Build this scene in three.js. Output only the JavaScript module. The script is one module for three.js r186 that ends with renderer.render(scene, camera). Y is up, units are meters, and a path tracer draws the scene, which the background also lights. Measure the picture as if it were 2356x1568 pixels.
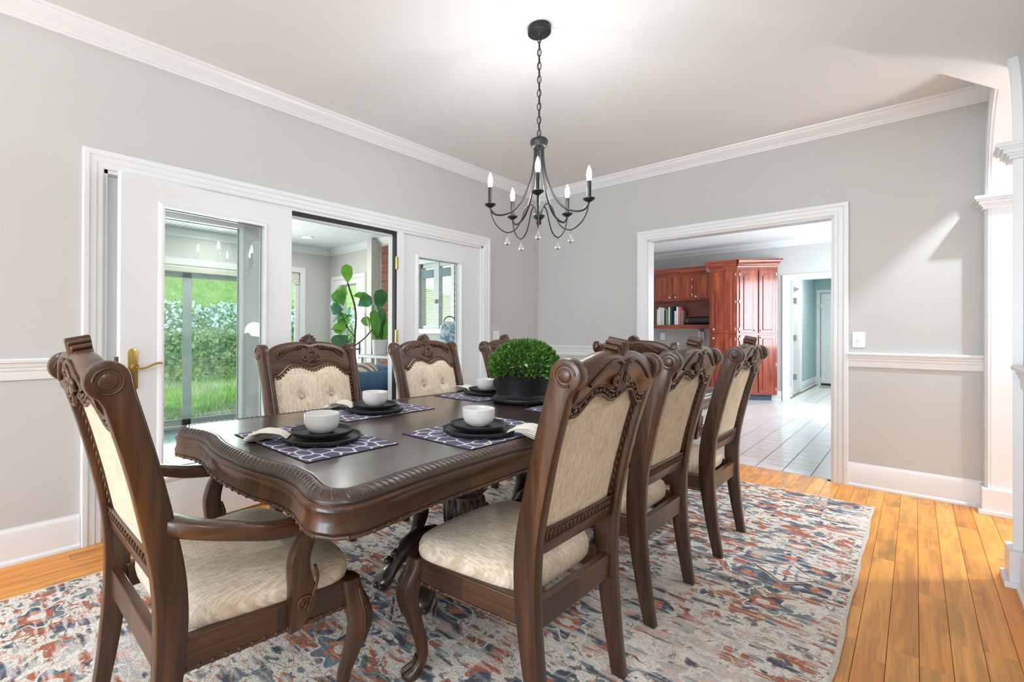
import * as THREE from 'three';
import { RoundedBoxGeometry } from 'three/addons/geometries/RoundedBoxGeometry.js';
import { mergeGeometries, toCreasedNormals } from 'three/addons/utils/BufferGeometryUtils.js';
import { RectAreaLightUniformsLib } from 'three/addons/lights/RectAreaLightUniformsLib.js';

// ------------------------------------------------------------------ camera, sky, sun, large lights, exposure
const scene = new THREE.Scene();
const renderer = new THREE.WebGLRenderer({ antialias: true });
renderer.toneMapping = THREE.LinearToneMapping;
renderer.toneMappingExposure = 1.5;
renderer.shadowMap.enabled = true;
RectAreaLightUniformsLib.init();

const camera = new THREE.PerspectiveCamera(2 * Math.atan(784 / 1090.28) * 180 / Math.PI, 2356 / 1568, 0.05, 200);
{
  const yaw = 0.7909, pitch = 0.0029, roll = 0.0041;
  camera.position.set(3.1434, 1.15, 4.809);
  camera.rotation.order = 'YXZ';
  camera.rotation.set(pitch, yaw, roll);
  camera.setViewOffset(2356, 1568, 174.3, 22.2, 2356, 1568);     // the photograph is cropped off-centre
}
scene.add(camera);

scene.background = new THREE.Color().setRGB(0.86, 0.94, 1.0);
scene.backgroundIntensity = 1.6;
const sun = new THREE.DirectionalLight(new THREE.Color().setRGB(1, 0.96, 0.88), 2.7);
sun.position.set(9, 22, 8); sun.target.position.set(-8, 0, 1);
sun.castShadow = true; sun.shadow.mapSize.set(2048, 2048);
Object.assign(sun.shadow.camera, { left: -30, right: 30, top: 30, bottom: -30, near: 1, far: 80 });
scene.add(sun, sun.target);

function areaLight(w, h, intensity, [x, y, z], [tx, ty, tz], rgb = [1, 1, 1]) {
  const l = new THREE.RectAreaLight(new THREE.Color().setRGB(...rgb), intensity, w, h);
  l.position.set(x, y, z); l.lookAt(tx, ty, tz); scene.add(l); return l;
}
function pointLight(intensity, [x, y, z], rgb = [1, 1, 1], size = 1) {
  const l = new THREE.PointLight(new THREE.Color().setRGB(...rgb), intensity, 0, 2);
  l.position.set(x, y, z); l.castShadow = true; l.shadow.radius = size; scene.add(l); return l;
}
// daylight: added fill windows behind the camera, unseen kitchen window, the sunroom glazing
areaLight(1.35, 1.95, 9.5, [0.9, 1.45, 10.38], [1.0, 1.4, 0], [0.81, 0.93, 1.1]);
areaLight(1.35, 1.95, 9.5, [2.5, 1.45, 10.38], [2.4, 1.4, 0], [0.81, 0.93, 1.1]);
areaLight(1.8, 1.4, 7.5, [3.38, 1.58, -3.65], [0, 1.58, -3.65], [0.84, 0.93, 1.06]);
areaLight(1.9, 1.9, 6.5, [-3.5, 1.0, 2.95], [0, 1.0, 2.9], [0.95, 1, 0.98]);

// ------------------------------------------------------------------ seeded noise and textures
function rng(seed) { let s = seed >>> 0; return () => { s = (s + 0x6D2B79F5) >>> 0; let t = s; t = Math.imul(t ^ (t >>> 15), t | 1); t ^= t + Math.imul(t ^ (t >>> 7), t | 61); return ((t ^ (t >>> 14)) >>> 0) / 4294967296; }; }
const R = rng(20240611);
const rr = (a, b) => a + (b - a) * R();
function h2(x, y, s) { let n = Math.imul(x | 0, 374761393) + Math.imul(y | 0, 668265263) + Math.imul(s | 0, 974634721); n = Math.imul(n ^ (n >>> 13), 1274126177); return ((n ^ (n >>> 16)) >>> 0) / 4294967296; }
function vn(x, y, s = 0) {
  const xi = Math.floor(x), yi = Math.floor(y), fx = x - xi, fy = y - yi, u = fx * fx * (3 - 2 * fx), v = fy * fy * (3 - 2 * fy);
  const a = h2(xi, yi, s), b = h2(xi + 1, yi, s), c = h2(xi, yi + 1, s), d = h2(xi + 1, yi + 1, s);
  return a + (b - a) * u + (c - a) * v + (a - b - c + d) * u * v;
}
function fbm(x, y, s = 0, o = 4) { let t = 0, a = 0.5, n = 0; for (let i = 0; i < o; i++) { t += a * vn(x, y, s + i * 17); n += a; a *= 0.5; x *= 2.03; y *= 2.03; } return t / n; }
const clamp = (v, a = 0, b = 1) => Math.min(b, Math.max(a, v));
const sst = (a, b, v) => { const t = clamp((v - a) / (b - a)); return t * t * (3 - 2 * t); };
const mix3 = (a, b, t) => [a[0] + (b[0] - a[0]) * t, a[1] + (b[1] - a[1]) * t, a[2] + (b[2] - a[2]) * t];
function tex(w, h, fn, srgb = true) {
  const d = new Uint8Array(w * h * 4);
  for (let y = 0; y < h; y++) for (let x = 0; x < w; x++) { const c = fn(x / w, y / h, x, y), i = (y * w + x) * 4; d[i] = clamp(c[0], 0, 255); d[i + 1] = clamp(c[1], 0, 255); d[i + 2] = clamp(c[2], 0, 255); d[i + 3] = 255; }
  const t = new THREE.DataTexture(d, w, h); t.wrapS = t.wrapT = THREE.RepeatWrapping; t.magFilter = THREE.LinearFilter; t.minFilter = THREE.LinearMipmapLinearFilter; t.generateMipmaps = true;
  if (srgb) t.colorSpace = THREE.SRGBColorSpace; t.needsUpdate = true; return t;
}
const scaleTex = (t, u, v) => { const c = t.clone(); c.repeat.set(u, v); c.needsUpdate = true; return c; };
function M(c, roughness = 0.6, extra = {}) { return new THREE.MeshPhysicalMaterial({ color: Array.isArray(c) ? new THREE.Color().setRGB(...c) : new THREE.Color(c), roughness, side: THREE.DoubleSide, ...extra }); }

// grain runs along v; uv in metres, the tile is 0.5 x 1.2 m
function grain(dark, mid, light, seed, fine = 1) {
  return tex(256, 512, (u, v) => {
    const a = fbm(u * 9, v * 3.2, seed, 3), b = fbm(u * 44 * fine + a * 3, v * 3.5, seed + 5, 3), c = vn(u * 128, v * 9, seed + 9);
    let t = 0.5 * a + 0.35 * b + 0.15 * c; t = sst(0.22, 0.8, t);
    const col = t < 0.5 ? mix3(dark, mid, t * 2) : mix3(mid, light, t * 2 - 1);
    const m = 1 - 0.16 * sst(0.55, 0.9, fbm(u * 5, v * 6, seed + 31, 3));
    return col.map((x) => x * m);
  });
}
const woodTex = scaleTex(grain([48, 28, 14], [74, 45, 23], [100, 63, 32], 3), 2, 0.9);
const darkTex = scaleTex(grain([48, 34, 27], [64, 45, 36], [80, 58, 47], 11, 0.8), 1.6, 0.7);
const cherryTex = scaleTex(grain([118, 40, 18], [154, 62, 28], [188, 92, 44], 23), 2, 0.8);
const plaster = tex(256, 256, (u, v) => { const t = 128 + 60 * (fbm(u * 40, v * 40, 71, 3) - 0.5); return [t, t, t]; }, false);
const wallBump = scaleTex(plaster, 1.6, 1.6);
const fabricTex = tex(512, 512, (u, v, x, y) => {
  const slub = fbm(u * 150, v * 14, 41, 2), slub2 = fbm(u * 22, v * 160, 43, 2), thread = 0.5 + 0.5 * Math.sin(x * 1.9) * Math.sin(y * 1.9), blotch = fbm(u * 6, v * 6, 47, 3);
  const t = 0.5 * slub + 0.2 * slub2 + 0.14 * thread + 0.16 * blotch;
  return mix3([202, 182, 154], [245, 232, 211], sst(0.25, 0.75, t));
});
const fabMap = scaleTex(fabricTex, 3.2, 3.2);
const fabBump = (() => { const t = tex(256, 256, (u, v) => { const s = 255 * (0.6 * fbm(u * 90, v * 12, 41, 2) + 0.4 * fbm(u * 16, v * 90, 43, 2)); return [s, s, s]; }, false); t.repeat.set(3.2, 3.2); return t; })();

const mats = {
  wall: M([0.60, 0.59, 0.565], 0.75, { bumpMap: wallBump, bumpScale: 0.0006 }),
  trim: M([0.83, 0.835, 0.835], 0.32),
  ceiling: M([0.82, 0.82, 0.815], 0.85, { bumpMap: wallBump, bumpScale: 0.0006 }),
  wood: M('#ffffff', 0.36, { map: woodTex, clearcoat: 0.3, clearcoatRoughness: 0.18 }),
  woodDark: M('#ffffff', 0.4, { map: darkTex, clearcoat: 0.35, clearcoatRoughness: 0.22 }),
  tableTop: M('#ffffff', 0.36, { map: darkTex, clearcoat: 1, clearcoatRoughness: 0.2 }),
  cherry: M('#ffffff', 0.35, { map: cherryTex, clearcoat: 1, clearcoatRoughness: 0.12 }),
  fabric: M('#ffffff', 0.92, { map: fabMap, bumpMap: fabBump, bumpScale: 0.0012, sheen: 0.3, sheenRoughness: 0.6, sheenColor: new THREE.Color().setRGB(0.9, 0.85, 0.75) }),
  brass: M([0.62, 0.43, 0.14], 0.28, { metalness: 1 }),
  nail: M([0.16, 0.085, 0.045], 0.35, { metalness: 0.7 }),
  black: M([0.018, 0.018, 0.02], 0.42),
  iron: M([0.03, 0.028, 0.026], 0.42, { metalness: 0.5 }),
  plate: M([0.017, 0.018, 0.021], 0.45),
  ceramic: M([0.80, 0.79, 0.765], 0.22, { clearcoat: 0.3 }),
  glass: M([0.945, 0.98, 0.965], 0.0, { transmission: 1, thickness: 0, ior: 1.5 }),
  clearGlass: M([0.97, 1, 0.99], 0.0, { transmission: 1, thickness: 0, ior: 1.45 }),
  chrome: M([0.75, 0.75, 0.74], 0.2, { metalness: 1 }),
  linen: M([0.80, 0.77, 0.68], 0.9),
  seal: M([0.02, 0.02, 0.02], 0.6),
};

// ------------------------------------------------------------------ geometry helpers
function clean(g) {
  let o = g.index ? g.toNonIndexed() : g;
  for (const k of Object.keys(o.attributes)) if (!['position', 'normal', 'uv'].includes(k)) o.deleteAttribute(k);
  if (!o.attributes.normal) o.computeVertexNormals();
  if (!o.attributes.uv) o.setAttribute('uv', new THREE.BufferAttribute(new Float32Array(o.attributes.position.count * 2), 2));
  o.morphAttributes = {}; return o;
}
const merge = (list) => mergeGeometries(list.map(clean), false);
// uv in metres from the face direction; the texture's v runs along the axis named
function uvm(g, along = 'y') {
  g = clean(g); const p = g.attributes.position, uv = new Float32Array(p.count * 2), a = new THREE.Vector3(), b = new THREE.Vector3(), c = new THREE.Vector3();
  for (let i = 0; i < p.count; i += 3) {
    a.fromBufferAttribute(p, i); b.fromBufferAttribute(p, i + 1).sub(a); c.fromBufferAttribute(p, i + 2).sub(a); b.cross(c);
    const n = [Math.abs(b.x), Math.abs(b.y), Math.abs(b.z)], k = n.indexOf(Math.max(...n));
    let axes = [[2, 1], [0, 2], [0, 1]][k];
    const al = 'xyz'.indexOf(along);
    if (axes[0] === al) axes = [axes[1], axes[0]];
    for (let j = 0; j < 3; j++) { const q = [p.getX(i + j), p.getY(i + j), p.getZ(i + j)]; uv[(i + j) * 2] = q[axes[0]]; uv[(i + j) * 2 + 1] = q[axes[1]]; }
  }
  g.setAttribute('uv', new THREE.BufferAttribute(uv, 2)); return g;
}
function box(w, h, d, x = 0, y = 0, z = 0) { return new THREE.BoxGeometry(w, h, d).translate(x, y, z); }
function rbox(w, h, d, r, x = 0, y = 0, z = 0, s = 2) { return new RoundedBoxGeometry(w, h, d, s, Math.min(r, w / 2.01, h / 2.01, d / 2.01)).translate(x, y, z); }
const span = (x0, x1, y0, y1, z0, z1) => box(x1 - x0, y1 - y0, z1 - z0, (x0 + x1) / 2, (y0 + y1) / 2, (z0 + z1) / 2);
const rspan = (x0, x1, y0, y1, z0, z1, r = 0.004) => rbox(x1 - x0, y1 - y0, z1 - z0, r, (x0 + x1) / 2, (y0 + y1) / 2, (z0 + z1) / 2);
function ell(x, y, z, rx, ry, rz, rot = [0, 0, 0], ws = 8, hs = 6) {
  return new THREE.SphereGeometry(1, ws, hs).scale(rx, ry, rz).applyMatrix4(new THREE.Matrix4().makeRotationFromEuler(new THREE.Euler(...rot))).translate(x, y, z);
}
function cyl(r0, r1, h, x, y, z, n = 20, axis = 'y') { const g = new THREE.CylinderGeometry(r1, r0, h, n); if (axis === 'x') g.rotateZ(Math.PI / 2); if (axis === 'z') g.rotateX(Math.PI / 2); return g.translate(x, y, z); }
function tube(pts, r, seg = 24, rad = 8, closed = false) { return new THREE.TubeGeometry(new THREE.CatmullRomCurve3(pts.map((p) => new THREE.Vector3(...p)), closed), seg, r, rad, closed); }
function lathe(pts, n = 32) { return new THREE.LatheGeometry(pts.map((p) => new THREE.Vector2(...p)), n); }
// a profile [offset to the right of travel, height] carried along a flat path [u, v] with mitred corners; map(u, v, w) gives the point
function sweep(path, profile, closed, map, crease = 0.6, caps = true) {
  const n = path.length, m = profile.length, mit = [], pos = [], uv = [], idx = [];
  const dir = (a, b) => { const d = [b[0] - a[0], b[1] - a[1]], l = Math.hypot(...d) || 1; return [d[0] / l, d[1] / l]; };
  for (let i = 0; i < n; i++) {
    const prev = i > 0 ? path[i - 1] : closed ? path[n - 1] : null, next = i < n - 1 ? path[i + 1] : closed ? path[0] : null;
    const d1 = prev ? dir(prev, path[i]) : dir(path[i], next), d2 = next ? dir(path[i], next) : d1, n1 = [d1[1], -d1[0]], n2 = [d2[1], -d2[0]], k = 1 + n1[0] * n2[0] + n1[1] * n2[1];
    mit.push([(n1[0] + n2[0]) / Math.max(k, 0.3), (n1[1] + n2[1]) / Math.max(k, 0.3)]);
  }
  const pl = [0]; for (let j = 1; j < m; j++) pl.push(pl[j - 1] + Math.hypot(profile[j][0] - profile[j - 1][0], profile[j][1] - profile[j - 1][1]));
  const rows = closed ? n + 1 : n; let len = 0;
  for (let i = 0; i < rows; i++) {
    const k = i % n; if (i > 0) { const a = path[i - 1], b = path[k]; len += Math.hypot(b[0] - a[0], b[1] - a[1]); }
    for (let j = 0; j < m; j++) { const p = map(path[k][0] + mit[k][0] * profile[j][0], path[k][1] + mit[k][1] * profile[j][0], profile[j][1]); pos.push(...p); uv.push(pl[j], len); }
  }
  for (let i = 0; i < rows - 1; i++) for (let j = 0; j < m - 1; j++) { const a = i * m + j, b = a + 1, c = a + m, d = c + 1; idx.push(a, c, b, b, c, d); }
  if (caps && !closed) for (const row of [0, rows - 1]) for (const f of THREE.ShapeUtils.triangulateShape(profile.map((p) => new THREE.Vector2(...p)), [])) idx.push(...f.map((k) => row * m + k));
  const g = new THREE.BufferGeometry(); g.setAttribute('position', new THREE.Float32BufferAttribute(pos, 3)); g.setAttribute('uv', new THREE.Float32BufferAttribute(uv, 2)); g.setIndex(idx); g.computeVertexNormals();
  return toCreasedNormals(g, crease);
}
// rings of points joined into a skin, ends closed
function loft(rings, crease = 0.9, cap = true) {
  const n = rings[0].length, pos = [], uv = [], idx = []; let len = 0;
  rings.forEach((ring, i) => {
    if (i) { const a = rings[i - 1][0], b = ring[0]; len += Math.hypot(a[0] - b[0], a[1] - b[1], a[2] - b[2]); }
    let per = 0;
    for (let j = 0; j <= n; j++) { const p = ring[j % n]; if (j) { const q = ring[j - 1]; per += Math.hypot(p[0] - q[0], p[1] - q[1], p[2] - q[2]); } pos.push(...p); uv.push(per, len); }
  });
  const m = n + 1;
  for (let i = 0; i < rings.length - 1; i++) for (let j = 0; j < n; j++) { const a = i * m + j, b = a + 1, c = a + m, d = c + 1; idx.push(a, b, c, b, d, c); }
  if (cap) for (const i of [0, rings.length - 1]) { const c = [0, 1, 2].map((k) => rings[i].reduce((s, p) => s + p[k], 0) / n), at = pos.length / 3; pos.push(...c); uv.push(0, 0); for (let j = 0; j < n; j++) idx.push(at, i * m + j, i * m + j + 1); }
  const g = new THREE.BufferGeometry(); g.setAttribute('position', new THREE.Float32BufferAttribute(pos, 3)); g.setAttribute('uv', new THREE.Float32BufferAttribute(uv, 2)); g.setIndex(idx); g.computeVertexNormals();
  return toCreasedNormals(g, crease);
}
// a flat ring in the xz plane, e = 2 ellipse, larger e squarer, turned by a
function ring(x, y, z, rx, rz, e = 2, n = 16, a = 0) {
  const out = []; for (let i = 0; i < n; i++) { const t = i / n * 2 * Math.PI, c = Math.cos(t), s = Math.sin(t), px = Math.sign(c) * Math.abs(c) ** (2 / e) * rx, pz = Math.sign(s) * Math.abs(s) ** (2 / e) * rz; out.push([x + px * Math.cos(a) - pz * Math.sin(a), y, z + px * Math.sin(a) + pz * Math.cos(a)]); } return out;
}
function remap(g, fn) { g = clean(g); const p = g.attributes.position; for (let i = 0; i < p.count; i++) { const q = fn(p.getX(i), p.getY(i), p.getZ(i)); p.setXYZ(i, q[0], q[1], q[2]); } return toCreasedNormals(g, 0.7); }
function extrude(shape, depth, bevel = 0, seg = 1, curve = 12) { return new THREE.ExtrudeGeometry(shape, { depth: depth - 2 * bevel, bevelEnabled: bevel > 0, bevelThickness: bevel, bevelSize: bevel, bevelOffset: -bevel, bevelSegments: seg, curveSegments: curve }).translate(0, 0, bevel); }
const poly = (pts) => new THREE.Shape(pts.map((p) => new THREE.Vector2(...p)));
function rectPath(x0, x1, y0, y1) { const p = new THREE.Path(); p.moveTo(x0, y0); p.lineTo(x1, y0); p.lineTo(x1, y1); p.lineTo(x0, y1); p.closePath(); return p; }

// ------------------------------------------------------------------ objects
const taken = new Map();
function numbered(name) { const k = taken.get(name) ?? 0; taken.set(name, k + 1); return k ? name + '_' + String(k).padStart(3, '0') : name; }
function part(name, geo, material, parent) { const m = new THREE.Mesh(Array.isArray(geo) ? merge(geo) : geo, material); m.name = name; m.castShadow = m.receiveShadow = true; parent.add(m); return m; }
function thing(name, label, category, [x, y, z] = [0, 0, 0], turn = 0, group) { const o = new THREE.Group(); o.name = numbered(name); o.position.set(x, y, z); o.rotation.y = turn; o.userData = { label, category }; if (group) o.userData.group = group; scene.add(o); return o; }
function single(name, label, category, geo, material, pos = [0, 0, 0], turn = 0, group) { const m = part(numbered(name), geo, material, scene); m.position.set(...pos); m.rotation.y = turn; m.userData = { label, category }; if (group) m.userData.group = group; return m; }
function struct(name, geo, material, parent = scene) { const m = part(parent === scene ? numbered(name) : name, geo, material, parent); if (parent === scene) m.userData.kind = 'structure'; return m; }
function structGroup(name) { const o = new THREE.Group(); o.name = numbered(name); o.userData.kind = 'structure'; scene.add(o); return o; }
function dup(root, pos, turn, label, group) { const c = root.clone(); c.name = numbered(root.name.replace(/_\d{3}$/, '')); c.position.set(...pos); c.rotation.y = turn; c.userData = { ...root.userData, label }; if (group) c.userData.group = group; scene.add(c); return c; }
const stuff = (m) => { m.userData.kind = 'stuff'; return m; };
// ------------------------------------------------------------------ walls, ceilings, floors
const zyWall = (x0, t) => (g) => uvm(remap(g, (u, v, w) => [x0 + (t < 0 ? -w : w), v, u]));   // shape (z, y), thickness along x
const xyWall = (z0, t) => (g) => uvm(remap(g, (u, v, w) => [u, v, z0 + (t < 0 ? -w : w)]));
function wall(name, a, b, y0, y1, holes, t, place, material = mats.wall) { const s = poly([[a, y0], [b, y0], [b, y1], [a, y1]]); for (const h of holes) s.holes.push(Array.isArray(h) ? rectPath(...h) : h); return struct(name, place(extrude(s, Math.abs(t), 0, 1, 40)), material); }
function archPath(z0, z1, ys) { const p = new THREE.Path(), r = (z1 - z0) / 2; p.moveTo(z0, -0.2); p.lineTo(z0, ys); p.absarc((z0 + z1) / 2, ys, r, Math.PI, 0, true); p.lineTo(z1, -0.2); p.closePath(); return p; }
const ARCH = [[0.13, 1.29], [4.37, 5.53]], SPRING = 2.05;  // second arch is out of view, placed to let the near hall lamp in

wall('wall_left', -0.13, 10.62, -0.3, 2.9, [[1.03, 4.28, -0.28, 2.045]], -0.14, zyWall(0, -1));
wall('wall_back', 0, 3.49, -0.3, 2.9, [[1.268, 2.691, -0.28, 2.075]], -0.13, xyWall(0, -1));
wall('wall_right', -0.13, 10.62, -0.3, 3.6, ARCH.map(([a, b]) => archPath(a, b, SPRING)), 0.16, zyWall(3.49, 1));
wall('wall_front', 0, 3.49, -0.3, 2.9, [[0.2, 1.6, 0.45, 2.45], [1.8, 3.2, 0.45, 2.45]], 0.12, xyWall(10.5, 1));  // set far back behind the camera; its window openings are added for fill
struct('ceiling', uvm(span(-0.14, 3.6, 2.8, 2.92, -0.13, 10.62)), mats.ceiling);
{ // lower ceiling over the passage, one corner cut off at an angle
  const s = poly([[2.58, -2.536], [3.49, -0.73], [3.49, -10.5], [2.58, -10.5]]);
  struct('ceiling_soffit', uvm(extrude(s, 0.3).rotateX(-Math.PI / 2).translate(0, 2.5, 0)), mats.ceiling);
}
// the hall beyond the arches
wall('wall_hall', -0.13, 10.62, -0.3, 3.6, [], 0.1, zyWall(5.7, 1));
wall('wall_hall_end', 3.65, 5.7, -0.3, 3.6, [], -0.1, xyWall(-0.03, -1));
wall('wall_hall_front', 3.65, 5.7, -0.3, 3.6, [], 0.1, xyWall(10.52, 1));
struct('ceiling_hall', span(3.5, 5.8, 3.5, 3.62, -0.13, 10.62), mats.ceiling);
// added front windows, fill from behind the camera: frame, muntins and panes
for (const x0 of [0.2, 1.8]) {
  const w = structGroup('added_window_1');
  const s = poly([[x0 - 0.08, 0.36], [x0 + 1.48, 0.36], [x0 + 1.48, 2.54], [x0 - 0.08, 2.54]]); s.holes.push(rectPath(x0 + 0.03, x0 + 1.37, 0.48, 2.42));
  struct('window_frame', extrude(s, 0.03, 0.004).translate(0, 0, 10.47), mats.trim, w);
  struct('muntin', span(x0 + 0.02, x0 + 1.38, 1.43, 1.47, 10.53, 10.56), mats.trim, w); struct('muntin', span(x0 + 0.68, x0 + 0.72, 0.47, 2.43, 10.53, 10.56), mats.trim, w);
  for (const [a, b] of [[0.03, 0.68], [0.72, 1.37]]) for (const [c, d] of [[0.48, 1.43], [1.47, 2.42]]) struct('pane', span(x0 + a, x0 + b, c, d, 10.544, 10.547), mats.clearGlass, w);
}

// ------------------------------------------------------------------ hardwood floor, plank by plank
const floor = structGroup('floor');
struct('boards', span(0, 3.49, -0.016, 0, 7.002, 10.5), M([0.62, 0.33, 0.1], 0.4), floor); struct('subfloor', span(-0.14, 5.8, -0.14, -0.0165, -0.062, 10.62), M([0.06, 0.035, 0.015], 0.9), floor);
{
  const tones = [[234, 156, 66], [240, 165, 72], [246, 173, 82], [226, 146, 58], [237, 160, 70]];
  const planeMats = tones.map((c, i) => M('#ffffff', 0.45, { map: scaleTex(grain(c.map((v) => v * 0.84), c, c.map((v) => Math.min(255, v * 1.09)), 60 + i * 3, 0.7), 2, 0.7), clearcoat: 0.12, clearcoatRoughness: 0.25 }));
  const lens = [0.62, 0.84, 1.06, 1.32, 1.6], W = 0.083, geos = lens.map((L) => [0, 1, 2].map((k) => { const g = uvm(rbox(W - 0.0012, 0.016, L - 0.0012, 0.0012, 0, -0.008, 0, 1), 'z'), uv = g.attributes.uv; for (let i = 0; i < uv.count; i++) uv.setXY(i, uv.getX(i) + k * 0.19 + L, uv.getY(i) + k * 0.37); return g; }));
  const cols = Math.ceil(3.49 / W);
  for (let c = 0; c < cols + 26; c++) {
    const inHall = c >= cols, x = (c + 0.5) * W; if (x > 5.7) break;
    let z = (x > 1.27 && x < 2.69 ? -0.06 : 0) - rr(0, 0.0);
    let first = true;
    while (z < (inHall ? 2.2 : 7)) {
      const k = Math.floor(rr(0, 5)); let L = lens[k], s = 1;
      if (first) { s = rr(0.35, 1); first = false; }
      if (z + L * s > 7) s = (7 - z) / L;
      const mid = z + L * s / 2;
      const hidden = x > 0.5 && x < 2.87 && z > 0.6 && z + L * s < 4.85;
      if (!hidden) { const m = part('plank', geos[k][Math.floor(rr(0, 3))], planeMats[Math.floor(rr(0, 5))], floor); m.position.set(x, 0, mid); m.scale.z = s; }
      z += L * s;
    }
  }
}
// ------------------------------------------------------------------ mouldings of the dining room
const xz = (u, v, w) => [u, w, v];
const BASE = [[0, 0], [0.026, 0], [0.026, 0.012], [0.018, 0.022], [0.015, 0.024], [0.015, 0.15], [0.012, 0.163], [0.006, 0.17], [0.005, 0.177], [0, 0.177]];
const RAIL = [[0, 0.9065], [0.012, 0.9065], [0.014, 0.92], [0.014, 0.948], [0.02, 0.954], [0.02, 0.966], [0.026, 0.972], [0.028, 0.988], [0.04, 0.994], [0.042, 1.006], [0.036, 1.0136], [0, 1.0136]];
const CROWN = [[0, 2.7], [0.012, 2.7], [0.013, 2.712], [0.021, 2.716], [0.022, 2.724], [0.03, 2.735], [0.05, 2.752], [0.064, 2.77], [0.068, 2.783], [0.078, 2.786], [0.082, 2.8], [0, 2.8]];
struct('baseboard_left', sweep([[0, 4.378], [0, 10.5]], BASE, false, xz, 0.5), mats.trim);
struct('baseboard_back', merge([sweep([[1.17, 0], [0, 0], [0, 0.944]], BASE, false, xz, 0.5), sweep([[3.46, 0], [2.779, 0]], BASE, false, xz, 0.5)]), mats.trim);
struct('baseboard_right', merge([sweep([[3.49, 4.28], [3.49, 1.45]], BASE, false, xz, 0.5), sweep([[3.49, 10.5], [3.49, 5.66]], BASE, false, xz, 0.5)]), mats.trim);
struct('trim_1', merge([sweep([[0, 4.378], [0, 10.5]], RAIL, false, xz, 0.5), sweep([[1.17, 0], [0, 0], [0, 0.944]], RAIL, false, xz, 0.5), sweep([[3.48, 0], [2.779, 0]], RAIL, false, xz, 0.5), sweep([[3.49, 4.28], [3.49, 1.43]], RAIL, false, xz, 0.5)]), mats.trim);
struct('trim_2', sweep([[3.49, 0.72], [3.49, 0], [0, 0], [0, 10.5]], CROWN, false, xz, 0.5), mats.trim);
const CASING = [[0, 0], [0, 0.013], [0.008, 0.017], [0.03, 0.018], [0.036, 0.022], [0.062, 0.024], [0.07, 0.03], [0.092, 0.031], [0.098, 0.027], [0.098, 0]];
struct('trim_3', sweep([[4.28, 0], [4.28, 2.042], [1.03, 2.042], [1.03, 0]], CASING.map(([o, w]) => [o * 0.98, w]), false, (u, v, w) => [w, v, u], 0.4), mats.trim);
struct('trim_4', merge([sweep([[2.691, 0], [2.691, 2.075], [1.268, 2.075], [1.268, 0]], CASING.map(([o, w]) => [o * 0.95, w]), false, (u, v, w) => [u, v, w], 0.4),
  sweep([[2.691, 0], [2.691, 2.075], [1.268, 2.075], [1.268, 0]], CASING.map(([o, w]) => [o * 0.95, w]), false, (u, v, w) => [u, v, -0.13 - w], 0.4),
  span(2.679, 2.692, 0, 2.075, -0.131, 0.001), span(1.267, 1.28, 0, 2.075, -0.131, 0.001), span(1.267, 2.692, 2.063, 2.076, -0.131, 0.001)]), mats.trim);
// arched openings in the right wall: lining, casing, capitals, plinths
ARCH.forEach(([a, b], k) => {
  const c = (a + b) / 2, r = (b - a) / 2, g = structGroup('trim_5');
  const arc = []; for (let i = 0; i <= 40; i++) { const t = Math.PI - i / 40 * Math.PI; arc.push([c + r * Math.cos(t), SPRING + r * Math.sin(t)]); }
  const full = [[a, 0], ...arc, [b, 0]];
  struct('arch_lining', sweep(full, [[-0.014, -0.004], [-0.014, 0.164], [0.004, 0.164], [0.004, -0.004], [-0.014, -0.004]], false, (u, v, w) => [3.49 + w, v, u], 0.5), mats.trim, g);
  for (const [x, s] of [[3.49, -1], [3.65, 1]]) struct('arch_casing', sweep(full.map((p) => [...p]), [[0, 0], [0, 0.016], [-0.0, 0.018], [-0.03, 0.02], [-0.035, 0.026], [-0.085, 0.03], [-0.09, 0]].map(([o, w]) => [o < 0 ? o : o, w]), false, (u, v, w) => [x + s * w, v, u], 0.4), mats.trim, g);
  for (const [z, s] of [[a, 1], [b, -1]]) {
    const cap = []; [[0.012, 1.962, 1.978], [0.02, 1.978, 1.99], [0.03, 1.99, 2.012], [0.042, 2.012, 2.024], [0.05, 2.024, 2.045]].forEach(([e, y0, y1]) => cap.push(rspan(3.46 - e, 3.68 + e, y0, y1, s > 0 ? z - 0.1 : z - 0.014 - e, s > 0 ? z + 0.014 + e : z + 0.1, 0.003)));
    struct('capital', merge(cap), mats.trim, g);
    struct('plinth', merge([rspan(3.445, 3.695, 0, 0.165, s > 0 ? z - 0.115 : z - 0.03, s > 0 ? z + 0.03 : z + 0.13, 0.004), rspan(3.43, 3.71, 0, 0.028, s > 0 ? z - 0.12 : z - 0.045, s > 0 ? z + 0.045 : z + 0.145, 0.004)]), mats.trim, g);
  }
});
// ------------------------------------------------------------------ the wide door unit in the left wall
function glazed(parent, z0, z1, y0, y1, gz0, gz1, gy0, gy1, xb, t, frameName = 'sash_frame') {
  const s = poly([[z0, y0], [z1, y0], [z1, y1], [z0, y1]]); s.holes.push(rectPath(gz0, gz1, gy0, gy1));
  struct(frameName, zyWall(xb, 1)(extrude(s, t, 0.003)), mats.trim, parent);
  const beadProfile = [[-0.004, 0], [-0.004, 0.012], [0.006, 0.014], [0.02, 0.008], [0.026, 0.004], [0.028, 0]];
  for (const [x, d] of [[xb + t, 1], [xb, -1]]) struct('glazing_bead', sweep([[gz0, gy0], [gz0, gy1], [gz1, gy1], [gz1, gy0]].reverse(), beadProfile, true, (u, v, w) => [x + d * w, v, u], 0.5), mats.trim, parent);
  struct('pane', span(xb + t / 2 - 0.002, xb + t / 2 + 0.002, gy0, gy1, gz0, gz1), mats.glass, parent);
}
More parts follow.
